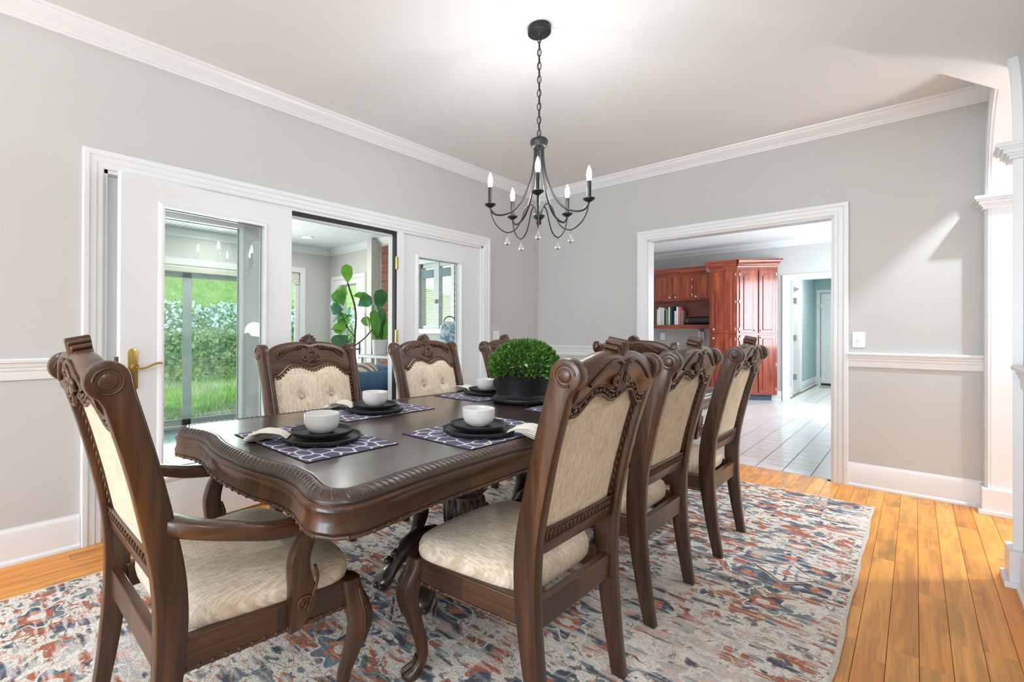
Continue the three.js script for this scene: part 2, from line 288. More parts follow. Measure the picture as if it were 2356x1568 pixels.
{
  const f = structGroup('trim_6');
  struct('jamb', span(-0.14, 0.002, 0, 2.045, 4.262, 4.281), mats.trim, f); struct('jamb', span(-0.14, 0.002, 0, 2.045, 1.029, 1.048), mats.trim, f);
  struct('head', span(-0.14, 0.002, 2.022, 2.046, 1.03, 4.28), mats.trim, f);
  struct('mullion', rspan(-0.13, 0.002, 0, 2.022, 2.1, 2.172, 0.003), mats.trim, f); struct('mullion', rspan(-0.13, 0.002, 0, 2.022, 3.16, 3.235, 0.003), mats.trim, f);
  struct('threshold', rspan(-0.15, 0.03, -0.02, 0.012, 1.03, 4.28, 0.004), M([0.16, 0.12, 0.08], 0.5), f);
  struct('weather_strip', merge([span(-0.05, -0.012, 2.0, 2.022, 2.172, 3.16), span(-0.05, -0.012, 0.012, 2.0, 2.172, 2.19)]), mats.seal, f);
  struct('door_stop', merge([span(-0.085, -0.05, 1.985, 2.022, 2.172, 3.16), span(-0.085, -0.05, 0.012, 1.985, 3.14, 3.16)]), mats.trim, f);
  for (const y of [1.748, 1.12, 0.28]) struct('hinge', merge([rspan(-0.002, 0.006, y - 0.052, y + 0.052, 2.165, 2.193, 0.002), cyl(0.008, 0.008, 0.11, 0.006, y, 2.193, 10)]), mats.brass, f);
}
const w1 = structGroup('window_2'); glazed(w1, 1.048, 2.1, 0.012, 2.022, 1.334, 1.915, 0.31, 1.838, -0.085, 0.06);
const w2 = structGroup('window_3'); glazed(w2, 3.235, 4.262, 0.012, 2.022, 3.5, 4.06, 0.31, 1.845, -0.1, 0.05);
const leaf = structGroup('door_1'); glazed(leaf, 3.203, 4.247, 0.018, 2.003, 3.412, 4.036, 0.322, 1.854, 0.034, 0.044, 'door_frame');
{
  const plate = new THREE.Shape(); plate.moveTo(-0.024, -0.1); plate.lineTo(-0.012, -0.112); plate.lineTo(0.012, -0.112); plate.lineTo(0.024, -0.1); plate.lineTo(0.024, 0.09); plate.absarc(0, 0.09, 0.024, 0, Math.PI, false); plate.closePath();
  const hz = 4.185, h = struct('door_handle', merge([remap(extrude(plate, 0.009, 0.003, 2), (u, v, w) => [0.078 + w, 0.945 + v, hz + u]), cyl(0.016, 0.014, 0.05, 0.105, 0.96, hz, 14, 'x')]), mats.brass, leaf);
  part('lever', tube([[0.128, 0.96, hz + 0.003], [0.131, 0.953, hz - 0.02], [0.13, 0.955, hz - 0.045], [0.128, 0.967, hz - 0.075], [0.127, 0.977, hz - 0.105], [0.127, 0.977, hz - 0.13]], 0.0062, 30, 8), mats.brass, h);
  part('keyhole', cyl(0.009, 0.009, 0.012, 0.088, 0.865, hz, 14, 'x'), M([0.3, 0.2, 0.06], 0.4, { metalness: 1 }), h);
  struct('latch', rspan(0.046, 0.066, 0.985, 1.015, 4.245, 4.263, 0.002), M([0.12, 0.11, 0.1], 0.5, { metalness: 0.6 }), leaf);
  for (const y of [1.75, 1.02, 0.25]) struct('hinge', cyl(0.008, 0.008, 0.11, 0.03, y, 3.196, 10), mats.brass, leaf);
  // swung back towards the wall, not quite flat against it
  const sw = 0.1, px = 0.034, pz = 3.2; leaf.rotation.y = sw; leaf.position.set(px - (px * Math.cos(sw) + pz * Math.sin(sw)), 0, pz - (-px * Math.sin(sw) + pz * Math.cos(sw)));
}
// switch plates
function switchPlate(label, pos, turn, toggles) {
  const t = thing('switch_plate', label, 'switch', pos, turn);
  part('plate', rbox(0.075 * (toggles > 1 ? 1.5 : 1), 0.118, 0.007, 0.003, 0, 0, 0.0035), M([0.85, 0.85, 0.84], 0.35), t);
  for (let i = 0; i < toggles; i++) part('toggle', rbox(0.011, 0.026, 0.012, 0.002, (i - (toggles - 1) / 2) * 0.046, 0.002, 0.011), M([0.82, 0.82, 0.8], 0.35), t);
}
switchPlate('white single light switch on grey wall beside the kitchen doorway', [2.842, 1.11, 0.0005], 0, 1);
switchPlate('white double light switch on grey wall near the room corner', [0.0005, 1.115, 0.81], Math.PI / 2, 2);
// ------------------------------------------------------------------ rug
const rugMap = (() => {
  const W = 1280, H = 2048, RW = 2.53, RH = 4.35;
  const cream = [232, 224, 210], ivory = [242, 236, 226], rust = [172, 88, 60], coral = [205, 128, 98], navy = [58, 68, 86], slate = [104, 120, 128], taupe = [158, 138, 124], plum = [112, 76, 72], peach = [226, 190, 164];
  return tex(W, H, (u, v) => {
    let x = (u - 0.5) * RW, z = v * RH;
    const wx = (fbm(x * 5, z * 5, 301, 3) - 0.5) * 0.11, wz = (fbm(x * 5, z * 5, 307, 3) - 0.5) * 0.11;
    const X = Math.abs(x + wx * 0.6), Z = z + wz * 0.6;
    const n1 = fbm(X * 15 + wx * 6, Z * 19, 311, 3), n2 = fbm(X * 19, Z * 25 + 3, 317, 3), n3 = fbm(X * 48, Z * 64, 331, 3), zone = fbm(X * 3, Z * 3, 313, 2);
    let c = n3 > 0.55 ? cream : ivory;
    // scattered leafy patches
    const th = 0.045 * (zone - 0.5);
    if (n1 > 0.61 + th) c = coral; if (n1 > 0.65 + th) c = rust;
    if (n2 > 0.63 - th) c = slate; if (n2 > 0.685 - th) c = navy;
    if (n2 < 0.33) c = peach; if (n2 < 0.285) c = rust; if (n1 < 0.29) c = slate;
    if (Math.abs(n1 - 0.607 - th) < 0.007 || Math.abs(n2 - 0.627 + th) < 0.007) c = n3 > 0.5 ? plum : taupe; if (Math.abs(n2 - 0.333) < 0.006) c = slate; if (Math.abs(n1 - 0.47) < 0.0045) c = taupe; if (Math.abs(n2 - 0.46) < 0.004) c = coral;
    const vine = Math.abs(fbm(X * 10 + 9, Z * 10, 337, 3) - 0.5); if (vine < 0.012) c = n3 > 0.5 ? slate : taupe;
    const vine2 = Math.abs(fbm(X * 9 + 4, Z * 12, 347, 2) - 0.5); if (vine2 < 0.009) c = n3 > 0.45 ? rust : plum;
    // rows of medallions with blossoms between them
    const pz = 0.74, row = Math.round(Z / pz), off = (row & 1) ? 0.5 : 0.0, px = 1.0, cx = Math.round((X - off) / px) * px + off, dx = (X - cx), dz = (Z - row * pz) * 1.02, a = Math.atan2(dz, dx), rad = Math.hypot(dx, dz);
    const edge = 0.235 + 0.024 * Math.cos(8 * a) + 0.05 * (n1 - 0.5), sq = Math.max(Math.abs(dx + dz), Math.abs(dx - dz)) * 0.72;
    if (rad < edge) {
      c = n2 > 0.47 ? navy : n3 > 0.5 ? slate : [74, 86, 100];
      if (n1 > 0.56) c = n3 > 0.5 ? cream : slate;
      if (Math.cos(8 * a + 0.4) > 0.25 && rad > 0.15 && rad < 0.2) c = n3 > 0.47 ? coral : rust;
      if (rad > edge - 0.012) c = n3 > 0.45 ? ivory : taupe;
      if (sq < 0.105) { c = cream; if (Math.abs(sq - 0.095) < 0.007) c = plum; const kx = Math.abs(Math.abs(dx) - 0.045), kz = Math.abs(Math.abs(dz) - 0.045); if (sq < 0.08 && (Math.min(kx, kz) < 0.007 || Math.min(Math.abs(dx), Math.abs(dz)) < 0.006)) c = n3 > 0.4 ? slate : navy; if (sq < 0.024) c = rust; }
    } else {
      const bz = Z - (row + (Z > row * pz ? 0.5 : -0.5)) * pz, bx = X - off - Math.round((X - off) / 0.5) * 0.5, br = Math.hypot(bx, bz), ba = Math.atan2(bz, bx), be = 0.088 + 0.018 * Math.cos(6 * ba) + 0.03 * (n2 - 0.5);
      if (br < be) { c = br < 0.026 ? cream : br < 0.052 + 0.01 * Math.cos(6 * ba) ? (n3 > 0.45 ? rust : coral) : (n2 > 0.5 ? slate : navy); if (Math.abs(br - be) < 0.009) c = ivory; }
      const ol = Math.abs(rad - edge - 0.04); if (ol < 0.008 && n1 > 0.45) c = rust;
    }
    // border band
    const bd = Math.min(RW / 2 - Math.abs(x), z, RH - z);
    if (Math.abs(bd - 0.05) < 0.005 && n3 > 0.4) c = taupe;
    // worn pile: short cross-wise streaks back to the ground colour
    const worn = fbm(x * 9, z * 60, 353, 3) * 0.6 + fbm(x * 2.2, z * 2.2, 359, 3) * 0.4, fleck = vn(x * 260, z * 420, 367);
    let k = 0.15 + sst(0.45, 0.62, worn) * 0.66; c = mix3(c, ivory, k);
    if (bd < 0.014) c = [222, 211, 192];
    const s = 0.9 + 0.2 * fleck; return [c[0] * s, c[1] * s, c[2] * s];
  });
})();
rugMap.wrapS = rugMap.wrapT = THREE.ClampToEdgeWrapping;
const pile = (() => { const t = tex(256, 256, (u, v) => { const s = 255 * (0.5 * vn(u * 128, v * 128, 5) + 0.5 * fbm(u * 24, v * 64, 6, 3)); return [s, s, s]; }, false); t.repeat.set(5, 8); return t; })();
{
  // gently waving edges
  const pts = []; const n = 60, x0 = 0.42, x1 = 2.955, z0 = 0.535, z1 = 4.885; const wv = (t, s) => 0.0035 * Math.sin(t * 4 + s) + 0.0015 * Math.sin(t * 11 + s * 2);
  for (let i = 0; i < n; i++) pts.push([x0 + (x1 - x0) * i / n, z0 + wv(i / 6, 1)]);
  for (let i = 0; i < n; i++) pts.push([x1 + wv(i / 6, 2), z0 + (z1 - z0) * i / n]);
  for (let i = 0; i < n; i++) pts.push([x1 - (x1 - x0) * i / n, z1 + wv(i / 6, 3)]);
  for (let i = 0; i < n; i++) pts.push([x0 + wv(i / 6, 4), z1 - (z1 - z0) * i / n]);
  const g = clean(extrude(poly(pts.map(([x, z]) => [x, -z])), 0.011, 0.003, 2).rotateX(-Math.PI / 2)), p = g.attributes.position, uv = g.attributes.uv;
  for (let i = 0; i < p.count; i++) uv.setXY(i, (p.getX(i) - x0) / (x1 - x0), (p.getZ(i) - z0) / (z1 - z0));
  const rug = single('area_rug', 'large cream area rug with faded rust and navy floral medallions under the dining table', 'rug', g, M('#ffffff', 0.95, { map: rugMap, bumpMap: pile, bumpScale: 0.002 }));
  rug.position.y = 0.0006;
}
// ------------------------------------------------------------------ carved dining chairs: front is +z, origin on the floor under the seat
const lerpTab = (tab, y) => { if (y <= tab[0][0]) return tab[0].slice(1); for (let i = 1; i < tab.length; i++) if (y <= tab[i][0]) { const t = (y - tab[i - 1][0]) / (tab[i][0] - tab[i - 1][0]); return tab[i].slice(1).map((v, k) => tab[i - 1][k + 1] + (v - tab[i - 1][k + 1]) * t); } return tab[tab.length - 1].slice(1); };
const STILE = [[0, -0.272, 0.021], [0.08, -0.258, 0.023], [0.18, -0.243, 0.027], [0.3, -0.229, 0.031], [0.4, -0.222, 0.034], [0.5, -0.222, 0.0355], [0.6, -0.232, 0.035], [0.72, -0.256, 0.034], [0.85, -0.287, 0.033], [0.97, -0.321, 0.033], [1.02, -0.336, 0.033], [1.1, -0.352, 0.03], [1.2, -0.37, 0.03]];
const backZ = (y) => lerpTab(STILE, y)[0];
const SC = [-0.352, 1.045, 0.044];                                   // scroll centre (z, y) and radius
function stileShape() {
  const s = new THREE.Shape(), ys = STILE.map((r) => r[0]).filter((y) => y <= 1.03), back = [], front = [];
  for (const y of ys) { const [c, h] = lerpTab(STILE, y); if (y < 1.0) back.push([c - h, y]); front.push([c + h, y]); }
  s.moveTo(front[0][0], front[0][1]); s.splineThru(front.slice(1).map((p) => new THREE.Vector2(...p)));
  const pts = []; for (let i = 0; i <= 16; i++) { const a = 0.05 + i / 16 * (Math.PI * 1.36); pts.push(new THREE.Vector2(SC[0] + SC[2] * Math.cos(a), SC[1] + SC[2] * Math.sin(a))); }
  for (const p of pts) s.lineTo(p.x, p.y);
  s.lineTo(-0.358, 0.985);
  const b = back.reverse(); s.lineTo(b[0][0], b[0][1]); s.splineThru(b.slice(1).map((p) => new THREE.Vector2(...p)));
  s.closePath(); return s;
}
const stileGeo = (() => uvm(remap(extrude(stileShape(), 0.042, 0.006, 2, 8), (u, v, w) => [w - 0.021, v, u]), 'y'))();
function spiral(cx, cy, r0, turns, dir, start, n = 26) { const out = []; for (let i = 0; i <= n; i++) { const t = i / n, a = start + dir * t * turns * 2 * Math.PI, r = r0 * (1 - 0.82 * t); out.push([cx + r * Math.cos(a), cy + r * Math.sin(a)]); } return out; }
// crest rail: bottom and top edge as functions of x in [-hw, hw]
const crestTop = (s) => { const a = Math.abs(s); return 1.042 + 0.06 * Math.sqrt(Math.max(0, 1 - (clamp((a - 0.22) / 0.74, 0, 1)) ** 2)); };
const crestBot = (s) => { const a = Math.abs(s); return 0.928 + 0.05 * sst(0.86, 0.48, a) - 0.024 * sst(0.36, 0, a); };
function makeChair(name, label, arm) {
  const ex = arm ? 0.042 : 0, t = thing(name, label, 'chair'), wood = mats.wood;
  const footX = 0.225 + ex, topX = footX + 0.028, sx = (y) => footX + 0.028 * y / 1.05, zf = arm ? 0.27 : 0.205, fx = 0.278 + ex;
  // rear legs that run up into the back posts, with their scrolls
  for (const s of [-1, 1]) {
    const post = part('back_post', remap(stileGeo.clone(), (x, y, z) => [s * sx(y) + x, y, z]), wood, t);
    uvm(post.geometry, 'y');
    const eye = []; for (const side of [-1, 1]) { const x = s * sx(1.045) + side * 0.021; eye.push(new THREE.TorusGeometry(0.028, 0.0035, 6, 24, 5.2).rotateY(Math.PI / 2).translate(x, SC[1], SC[0]), ell(x, SC[1], SC[0], 0.005, 0.019, 0.019, [0, 0, 0], 14, 8)); }
    part('scroll', uvm(merge(eye)), wood, post);
    // raised bead down the inner front edge
    const e = []; for (let i = 0; i <= 12; i++) { const y = 0.56 + 0.47 * i / 12; e.push([s * (sx(y) - 0.004), y, backZ(y) + 0.0345]); }
    part('bead', tube(e, 0.0045, 16, 6), wood, post);
  }
  const hw = (y) => sx(y) - 0.018;
  // crest rail with a rolled back
  const N = 36, rings = [];
  for (let i = 0; i <= N; i++) {
    const s = -1 + 2 * i / N, y0 = crestBot(s), y1 = crestTop(s), x = s * hw(1.0), r = [], K = 18;
    for (let j = 0; j < K; j++) {
      const a = j / K * 2 * Math.PI, cy = (y0 + y1) / 2, hy = (y1 - y0) / 2, y = cy + hy * Math.sign(Math.sin(a)) * Math.abs(Math.sin(a)) ** 0.75, q = Math.cos(a), f = Math.sign(q) * Math.abs(q) ** 0.55;
      r.push([x, y, backZ(y) + (q > 0 ? 0.02 * f : (0.022 + 0.02 * sst(0, 0.6, (y - y0) / (y1 - y0))) * f)]);
    }
    rings.push(r);
  }
  const crest = part('crest_rail', uvm(loft(rings, 0.8), 'x'), wood, t);
  { // shell, volutes and leaf work
    const sh = [], vo = [], le = [], base = 1.074;
    for (let k = -3; k <= 3; k++) { const a = k * 0.34, L = 0.054 - 0.005 * Math.abs(k); sh.push(rbox(0.0145, L, 0.056 - 0.005 * Math.abs(k), 0.0055, 0, L / 2 + 0.012, 0, 3).rotateZ(-a).rotateX(-0.2).translate(0, base, backZ(1.08) - 0.004)); }
    sh.push(ell(0, 1.052, backZ(1.05) + 0.02, 0.011, 0.011, 0.012), ell(0, 1.052, backZ(1.05) - 0.042, 0.011, 0.011, 0.012));
    for (const face of [1, -1]) {
      const zo = (y) => backZ(y) + (face > 0 ? 0.02 : -0.041);
      for (const s of [-1, 1]) {
        const c = spiral(s * 0.036, 1.02, 0.02, 1.35, s, s > 0 ? Math.PI * 0.75 : Math.PI * 0.25), up = [[s * 0.012, 1.075], [s * 0.012, 1.052]];
        vo.push(tube([...up, ...c].map(([x, y]) => [x, y, zo(y)]), 0.0068, 40, 6));
        vo.push(tube([[s * 0.02, 1.074], [s * 0.05, 1.082], [s * 0.09, 1.074], [s * 0.14, 1.05], [s * 0.19, 1.018]].map(([x, y]) => [x, y - (face < 0 ? 0.004 : 0), zo(y) + face * 0.001]), 0.0055, 24, 6));
        for (let k = 0; k < 9; k++) { const u = 0.055 + k * 0.0165, q = u / hw(1), y = crestTop(q) - 0.032 - 0.006 * k / 9; if (face > 0) le.push(ell(s * u, y, zo(y) + 0.001, 0.0058, 0.0165, 0.0095, [0, 0, s * 0.55], 8, 6)); }
      }
      for (let k = -2; k <= 2; k++) le.push(ell(k * 0.009, 1.005 - 0.003 * Math.abs(k), zo(1.005), 0.0055, 0.022 - 0.003 * Math.abs(k), 0.009, [0, 0, k * 0.22], 6, 5));
      // carved lower edge
      const edge = []; for (let i = 0; i <= 40; i++) { const s = -0.97 + 1.94 * i / 40, y = crestBot(s) + 0.004; edge.push([s * hw(1.0), y, zo(y) - (face < 0 ? -0.014 : 0)]); }
      vo.push(tube(edge, 0.0055, 60, 6));
      if (face < 0) { const e2 = edge.map(([x, y, z]) => [x, y + 0.026, z - 0.008]); vo.push(tube(e2, 0.0045, 60, 6)); for (let i = 2; i < 39; i += 2) le.push(ell(edge[i][0], edge[i][1] + 0.013, edge[i][2] - 0.003, 0.008, 0.0072, 0.0055, [0, 0, 0], 6, 5)); }
    }
    part('shell_carving', uvm(merge(sh)), wood, crest); part('volute', uvm(merge(vo)), wood, crest); part('leaf_carving', uvm(merge(le)), wood, crest);
  }
  // lower back rail with a fluted band on either face
  {
    const g = [], y0 = 0.53, y1 = 0.605, w = hw(0.57); for (const [ya, yb, d] of [[y0, y1, 0.017]]) g.push(remap(rbox(2 * w, yb - ya, 2 * d, 0.004, 0, (ya + yb) / 2, 0), (x, y, z) => [x, y, z + backZ(y)]));
    const rail = part('lower_back_rail', uvm(merge(g), 'x'), wood, t), fl = [];
    for (const f of [1, -1]) { for (let k = 0; k < 18; k++) fl.push(ell((k - 8.5) / 9 * (w - 0.02), 0.585, backZ(0.585) + f * 0.018, 0.005, 0.014, 0.006, [0, 0, 0.5], 6, 5)); fl.push(box(2 * w - 0.02, 0.004, 0.004, 0, 0.566, backZ(0.566) + f * 0.018), box(2 * w - 0.02, 0.004, 0.006, 0, 0.604, backZ(0.604) + f * 0.018)); }
    part('fluted_band', uvm(merge(fl)), wood, rail);
  }
  // strips beside the upholstery, scalloped on the rear face
  for (const s of [-1, 1]) {
    const g = [], sc = [];
    for (let i = 0; i < 8; i++) { const ya = 0.6 + 0.345 * i / 8, yb = 0.6 + 0.345 * (i + 1) / 8, xm = s * (hw((ya + yb) / 2) - 0.016); g.push(remap(box(0.032, yb - ya, 0.026, xm, (ya + yb) / 2, 0), (x, y, z) => [x, y, z + backZ(y)])); }
    const strip = part('side_strip', uvm(merge(g)), wood, t);
    for (let k = 0; k < 13; k++) { const y = 0.618 + k * 0.0255, x = s * (hw(y) - 0.014); sc.push(new THREE.TorusGeometry(0.0105, 0.003, 5, 10, Math.PI).rotateZ(s > 0 ? Math.PI / 2 : -Math.PI / 2).translate(x, y, backZ(y) - 0.0135), ell(x - s * 0.003, y, backZ(y) - 0.0125, 0.006, 0.0075, 0.004, [0, 0, 0], 6, 5)); }
    part('scalloped_carving', uvm(merge(sc)), wood, strip);
  }
  // upholstered back: a tufted front and a flat rear
  const pw = (y) => hw(y) - 0.014, tufts = [[-0.085, 0.825], [0.085, 0.825], [-0.085, 0.7], [0.085, 0.7]];
  const sheet = (nx, ny, zfun) => { const pos = [], uv = [], idx = []; for (let j = 0; j <= ny; j++) for (let i = 0; i <= nx; i++) { const s = -1 + 2 * i / nx, yt = crestBot(s * 0.9) + 0.012, y = 0.598 + (yt - 0.598) * j / ny, x = s * pw(y); pos.push(x, y, backZ(y) + zfun(x, y, s, j / ny)); uv.push(x, y); } for (let j = 0; j < ny; j++) for (let i = 0; i < nx; i++) { const a = j * (nx + 1) + i, b = a + 1, c = a + nx + 1, d = c + 1; idx.push(a, b, c, b, d, c); } const g = new THREE.BufferGeometry(); g.setAttribute('position', new THREE.Float32BufferAttribute(pos, 3)); g.setAttribute('uv', new THREE.Float32BufferAttribute(uv, 2)); g.setIndex(idx); g.computeVertexNormals(); return g.toNonIndexed(); };
  const front = part('backrest', sheet(44, 44, (x, y, s, v) => { let d = 0.012 + 0.026 * Math.pow(Math.max(0, 1 - Math.abs(s) ** 4), 0.8) * Math.pow(Math.max(0, 1 - Math.abs(2 * v - 1) ** 5), 0.8); for (const [tx, ty] of tufts) { const q = Math.hypot(x - tx, y - ty); d -= 0.017 * Math.exp(-((q / 0.026) ** 2)) + 0.006 * Math.exp(-((q / 0.06) ** 2)); } return d; }), mats.fabric, t);
  for (const [x, y] of tufts) part('tuft_button', ell(x, y, backZ(y) + 0.022, 0.011, 0.011, 0.008, [0, 0, 0], 14, 8), mats.fabric, front);
  part('rear_upholstery', sheet(20, 20, (x, y, s) => -0.006 - 0.007 * (1 - s ** 4)), mats.fabric, t);
  { const nails = []; for (const s of [-1, 1]) for (let y = 0.612; y < 0.94; y += 0.0195) nails.push(ell(s * (pw(y) + 0.006), y, backZ(y) + 0.0165, 0.0068, 0.0068, 0.006, [0, 0, 0], 7, 5)); for (let k = -13; k <= 13; k++) { const s = k / 14, y = crestBot(s * 0.93) - 0.006; nails.push(ell(s * pw(0.95), y, backZ(y) + 0.024, 0.0068, 0.0068, 0.006, [0, 0, 0], 7, 5)); } stuff(part('nailhead_trim', merge(nails), mats.nail, t)); }
  // seat frame
  const rx = footX - 0.004, bead = (a, b, y) => { const L = Math.hypot(b[0] - a[0], b[2] - a[2]), out = [tube([a, [(a[0] + b[0]) / 2, y, (a[2] + b[2]) / 2], b], 0.0065, 4, 6)]; for (let k = 0; k <= L / 0.032; k++) { const q = k * 0.032 / L; out.push(ell(a[0] + (b[0] - a[0]) * q, y, a[2] + (b[2] - a[2]) * q, 0.0085, 0.0085, 0.0085, [0, 0, 0], 6, 5)); } return out; };
  const railBox = (a, b, th) => { const L = Math.hypot(b[0] - a[0], b[1] - a[1]), g = rbox(th, 0.078, L, 0.006, 0, 0.366, 0), an = Math.atan2(b[0] - a[0], b[1] - a[1]); return uvm(g, 'z').rotateY(an).translate((a[0] + b[0]) / 2, 0, (a[1] + b[1]) / 2); };
  for (const s of [-1, 1]) { const r = part('side_rail', railBox([s * rx, -0.2], [s * (fx - 0.012), zf], 0.03), wood, t); part('beaded_edge', merge(bead([s * (rx + 0.014), 0.328, -0.19], [s * (fx + 0.002), 0.328, zf], 0.328)), wood, r); }
  { const r = part('front_rail', uvm(remap(rbox(2 * fx - 0.03, 0.078, 0.03, 0.006, 0, 0.366, zf, 2), (x, y, z) => [x, y - 0.012 * Math.cos(x / fx * Math.PI) * (y < 0.35 ? 1 : 0), z + 0.012 * Math.cos(x / fx * Math.PI / 2)]), 'x'), wood, t); part('beaded_edge', merge(bead([-fx + 0.02, 0.325, zf + 0.012], [fx - 0.02, 0.325, zf + 0.012], 0.322)), wood, r); }
  part('rear_rail', uvm(rbox(2 * rx, 0.078, 0.028, 0.005, 0, 0.362, backZ(0.36) - 0.004), 'x'), wood, t);
  // seat cushion
  { const levels = [[0.392, 0.955], [0.402, 0.985], [0.42, 1], [0.44, 0.995], [0.458, 0.965], [0.47, 0.9], [0.48, 0.78], [0.487, 0.58], [0.491, 0.32], [0.492, 0.02]], n = 64, rg = levels.map(([y, k]) => { const out = []; for (let i = 0; i < n; i++) { const a = i / n * 2 * Math.PI, c = Math.cos(a), s = Math.sin(a), px = Math.sign(c) * Math.abs(c) ** 0.36, pz = Math.sign(s) * Math.abs(s) ** 0.36, z = (pz * 0.5 + 0.5) * (zf + 0.022 + 0.2) - 0.2, w = rx - 0.006 + (fx + 0.016 - rx) * (pz * 0.5 + 0.5); const bow = 0.012 * (1 - px * px) * (pz > 0 ? pz : 0); out.push([px * w * k, y - 0.004 * (1 - k), (z + bow - 0.01) * k + 0.01 * (1)]); } return out; });
    const g = loft(rg, 1.2), p = g.attributes.position, uv = g.attributes.uv; for (let i = 0; i < p.count; i++) uv.setXY(i, p.getX(i), p.getZ(i) + p.getY(i)); part('seat', g, mats.fabric, t); }
  t.scale.y = 0.988;
  // carved cabriole front legs
  for (const s of [-1, 1]) {
    const prof = [[0.405, 0, 0.03, 4], [0.37, 0.004, 0.033, 3.4], [0.335, 0.018, 0.038, 2.7], [0.3, 0.032, 0.038, 2.4], [0.265, 0.034, 0.035, 2.3], [0.22, 0.024, 0.03, 2.2], [0.17, 0.008, 0.0255, 2.2], [0.12, -0.008, 0.0215, 2.2], [0.08, -0.014, 0.0195, 2.2], [0.05, -0.008, 0.0205, 2.2], [0.03, 0.006, 0.025, 2.3], [0.014, 0.02, 0.03, 2.5], [0, 0.024, 0.029, 2.5]];
    const cx = s * (fx - 0.018), cz = zf - 0.01, o = 0.74, rgs = prof.map(([y, d, r, e]) => ring(cx + s * d * o, y, cz + d * o, r, r, e, 20));
    const leg = part('front_leg', uvm(loft(rgs.reverse(), 0.9), 'y'), wood, t), cv = [];
    const at = (y, a, out) => { const q = lerpTab(prof.slice().sort((m, n2) => m[0] - n2[0]), y), d = q[0], r = q[1] + out; return [cx + s * (d * o + r * Math.cos(a)), y, cz + d * o + r * Math.sin(a)]; };
    for (let k = -3; k <= 3; k++) { const a0 = Math.PI / 4 + k * 0.1, a1 = Math.PI / 4 + k * 0.3, pts = []; for (let i = 0; i <= 8; i++) { const q = i / 8, y = 0.375 - 0.02 * Math.abs(k) * q - q * (0.17 - 0.03 * Math.abs(k)), a = a0 + (a1 - a0) * Math.sin(q * 2.2); pts.push(at(y, a, -0.0005)); } cv.push(tube(pts, 0.0048, 14, 5)); }
    for (const k of [-1, 1]) cv.push(tube(spiral(0, 0.33, 0.017, 1.2, k, 1.4, 16).map(([u, y]) => at(y, Math.PI / 4 + k * 0.62 + u * 12, 0.001)), 0.0036, 24, 5));
    for (let k = -1; k <= 1; k++) cv.push(tube([at(0.07, Math.PI / 4 + k * 0.5, 0), at(0.045, Math.PI / 4 + k * 0.4, 0.001), at(0.025, Math.PI / 4 + k * 0.35, 0.004), at(0.012, Math.PI / 4 + k * 0.3, 0.004)], 0.0055, 10, 5));
    part('knee_carving', uvm(merge(cv)), wood, leg);
  }
  if (arm) for (const s of [-1, 1]) {
    // bowed arm on a scrolled support
    const c = new THREE.CatmullRomCurve3([[0.262, 0.7, -0.24], [0.318, 0.688, -0.195], [0.352, 0.668, -0.11], [0.356, 0.637, 0], [0.342, 0.628, 0.09], [0.334, 0.625, 0.135]].map((p) => new THREE.Vector3(s * p[0], p[1], p[2]))), rg = [];
    for (let i = 0; i <= 30; i++) { const q = i / 30, p = c.getPoint(q), d = c.getTangent(q), l = Math.hypot(d.x, d.z), nx = d.z / l, nz = -d.x / l, w = 0.022 + 0.004 * Math.sin(q * Math.PI), h = 0.021, r = []; for (let j = 0; j < 16; j++) { const a = j / 16 * 2 * Math.PI, u = Math.sign(Math.cos(a)) * Math.abs(Math.cos(a)) ** 0.45 * w, v = Math.sign(Math.sin(a)) * Math.abs(Math.sin(a)) ** 0.45 * h; r.push([p.x + nx * u, p.y + v, p.z + nz * u]); } rg.push(r); }
    part('arm', uvm(loft(rg, 0.6), 'z'), wood, t);
    const cl = [[0.625, 0.114, 0.024], [0.605, 0.11, 0.026], [0.57, 0.094, 0.029], [0.52, 0.082, 0.03], [0.47, 0.088, 0.034], [0.43, 0.098, 0.04], [0.39, 0.1, 0.042], [0.35, 0.09, 0.032], [0.318, 0.078, 0.016]];
    const sh = new THREE.Shape(); const fr = cl.map(([y, z, h]) => new THREE.Vector2(z + h, y)), bk = cl.map(([y, z, h]) => new THREE.Vector2(z - h * 0.9, y)).reverse(); sh.moveTo(fr[0].x, fr[0].y); sh.splineThru(fr.slice(1)); sh.lineTo(bk[0].x, bk[0].y); sh.splineThru(bk.slice(1)); sh.closePath();
    const sup = part('arm_support', uvm(remap(extrude(sh, 0.036, 0.006, 2, 8), (u, v, w) => [s * (0.293 + ex * 0.2 + (v - 0.32) * 0.115 + (w - 0.018)), v, u]), 'y'), wood, t);
    const sp = spiral(0.098, 0.395, 0.03, 1.3, 1, -1.2, 22), ox = (y) => s * (0.293 + ex * 0.2 + (y - 0.32) * 0.115 + 0.019);
    part('support_scroll', uvm(tube([[0.125, 0.5], [0.136, 0.455], ...sp].map(([z, y]) => [ox(y), y, z]), 0.0042, 50, 6)), wood, sup);
  }
  return t;
}
const SIDE = 'carved wooden side chairs around the table';
const chairP = makeChair('side_chair', '', false);
chairP.position.set(2.178, 0.012, 3.48); chairP.rotation.y = -Math.PI / 2; chairP.userData.label = 'carved wooden dining chair in front, its beige back and seat seen from behind'; chairP.userData.group = SIDE;
dup(chairP, [2.145, 0.012, 2.68], -Math.PI / 2, 'carved dining chair seen from behind, middle one of the row by the open floor');
dup(chairP, [2.165, 0.012, 1.85], -Math.PI / 2, 'carved dining chair seen from behind, the one nearest the tiled kitchen floor');
dup(chairP, [1.24, 0.012, 3.53], Math.PI / 2, 'carved dining chair with tufted beige back in front of the open glass doorway');
dup(chairP, [1.24, 0.012, 2.69], Math.PI / 2, 'carved dining chair with tufted back before the narrow fixed glass panel');
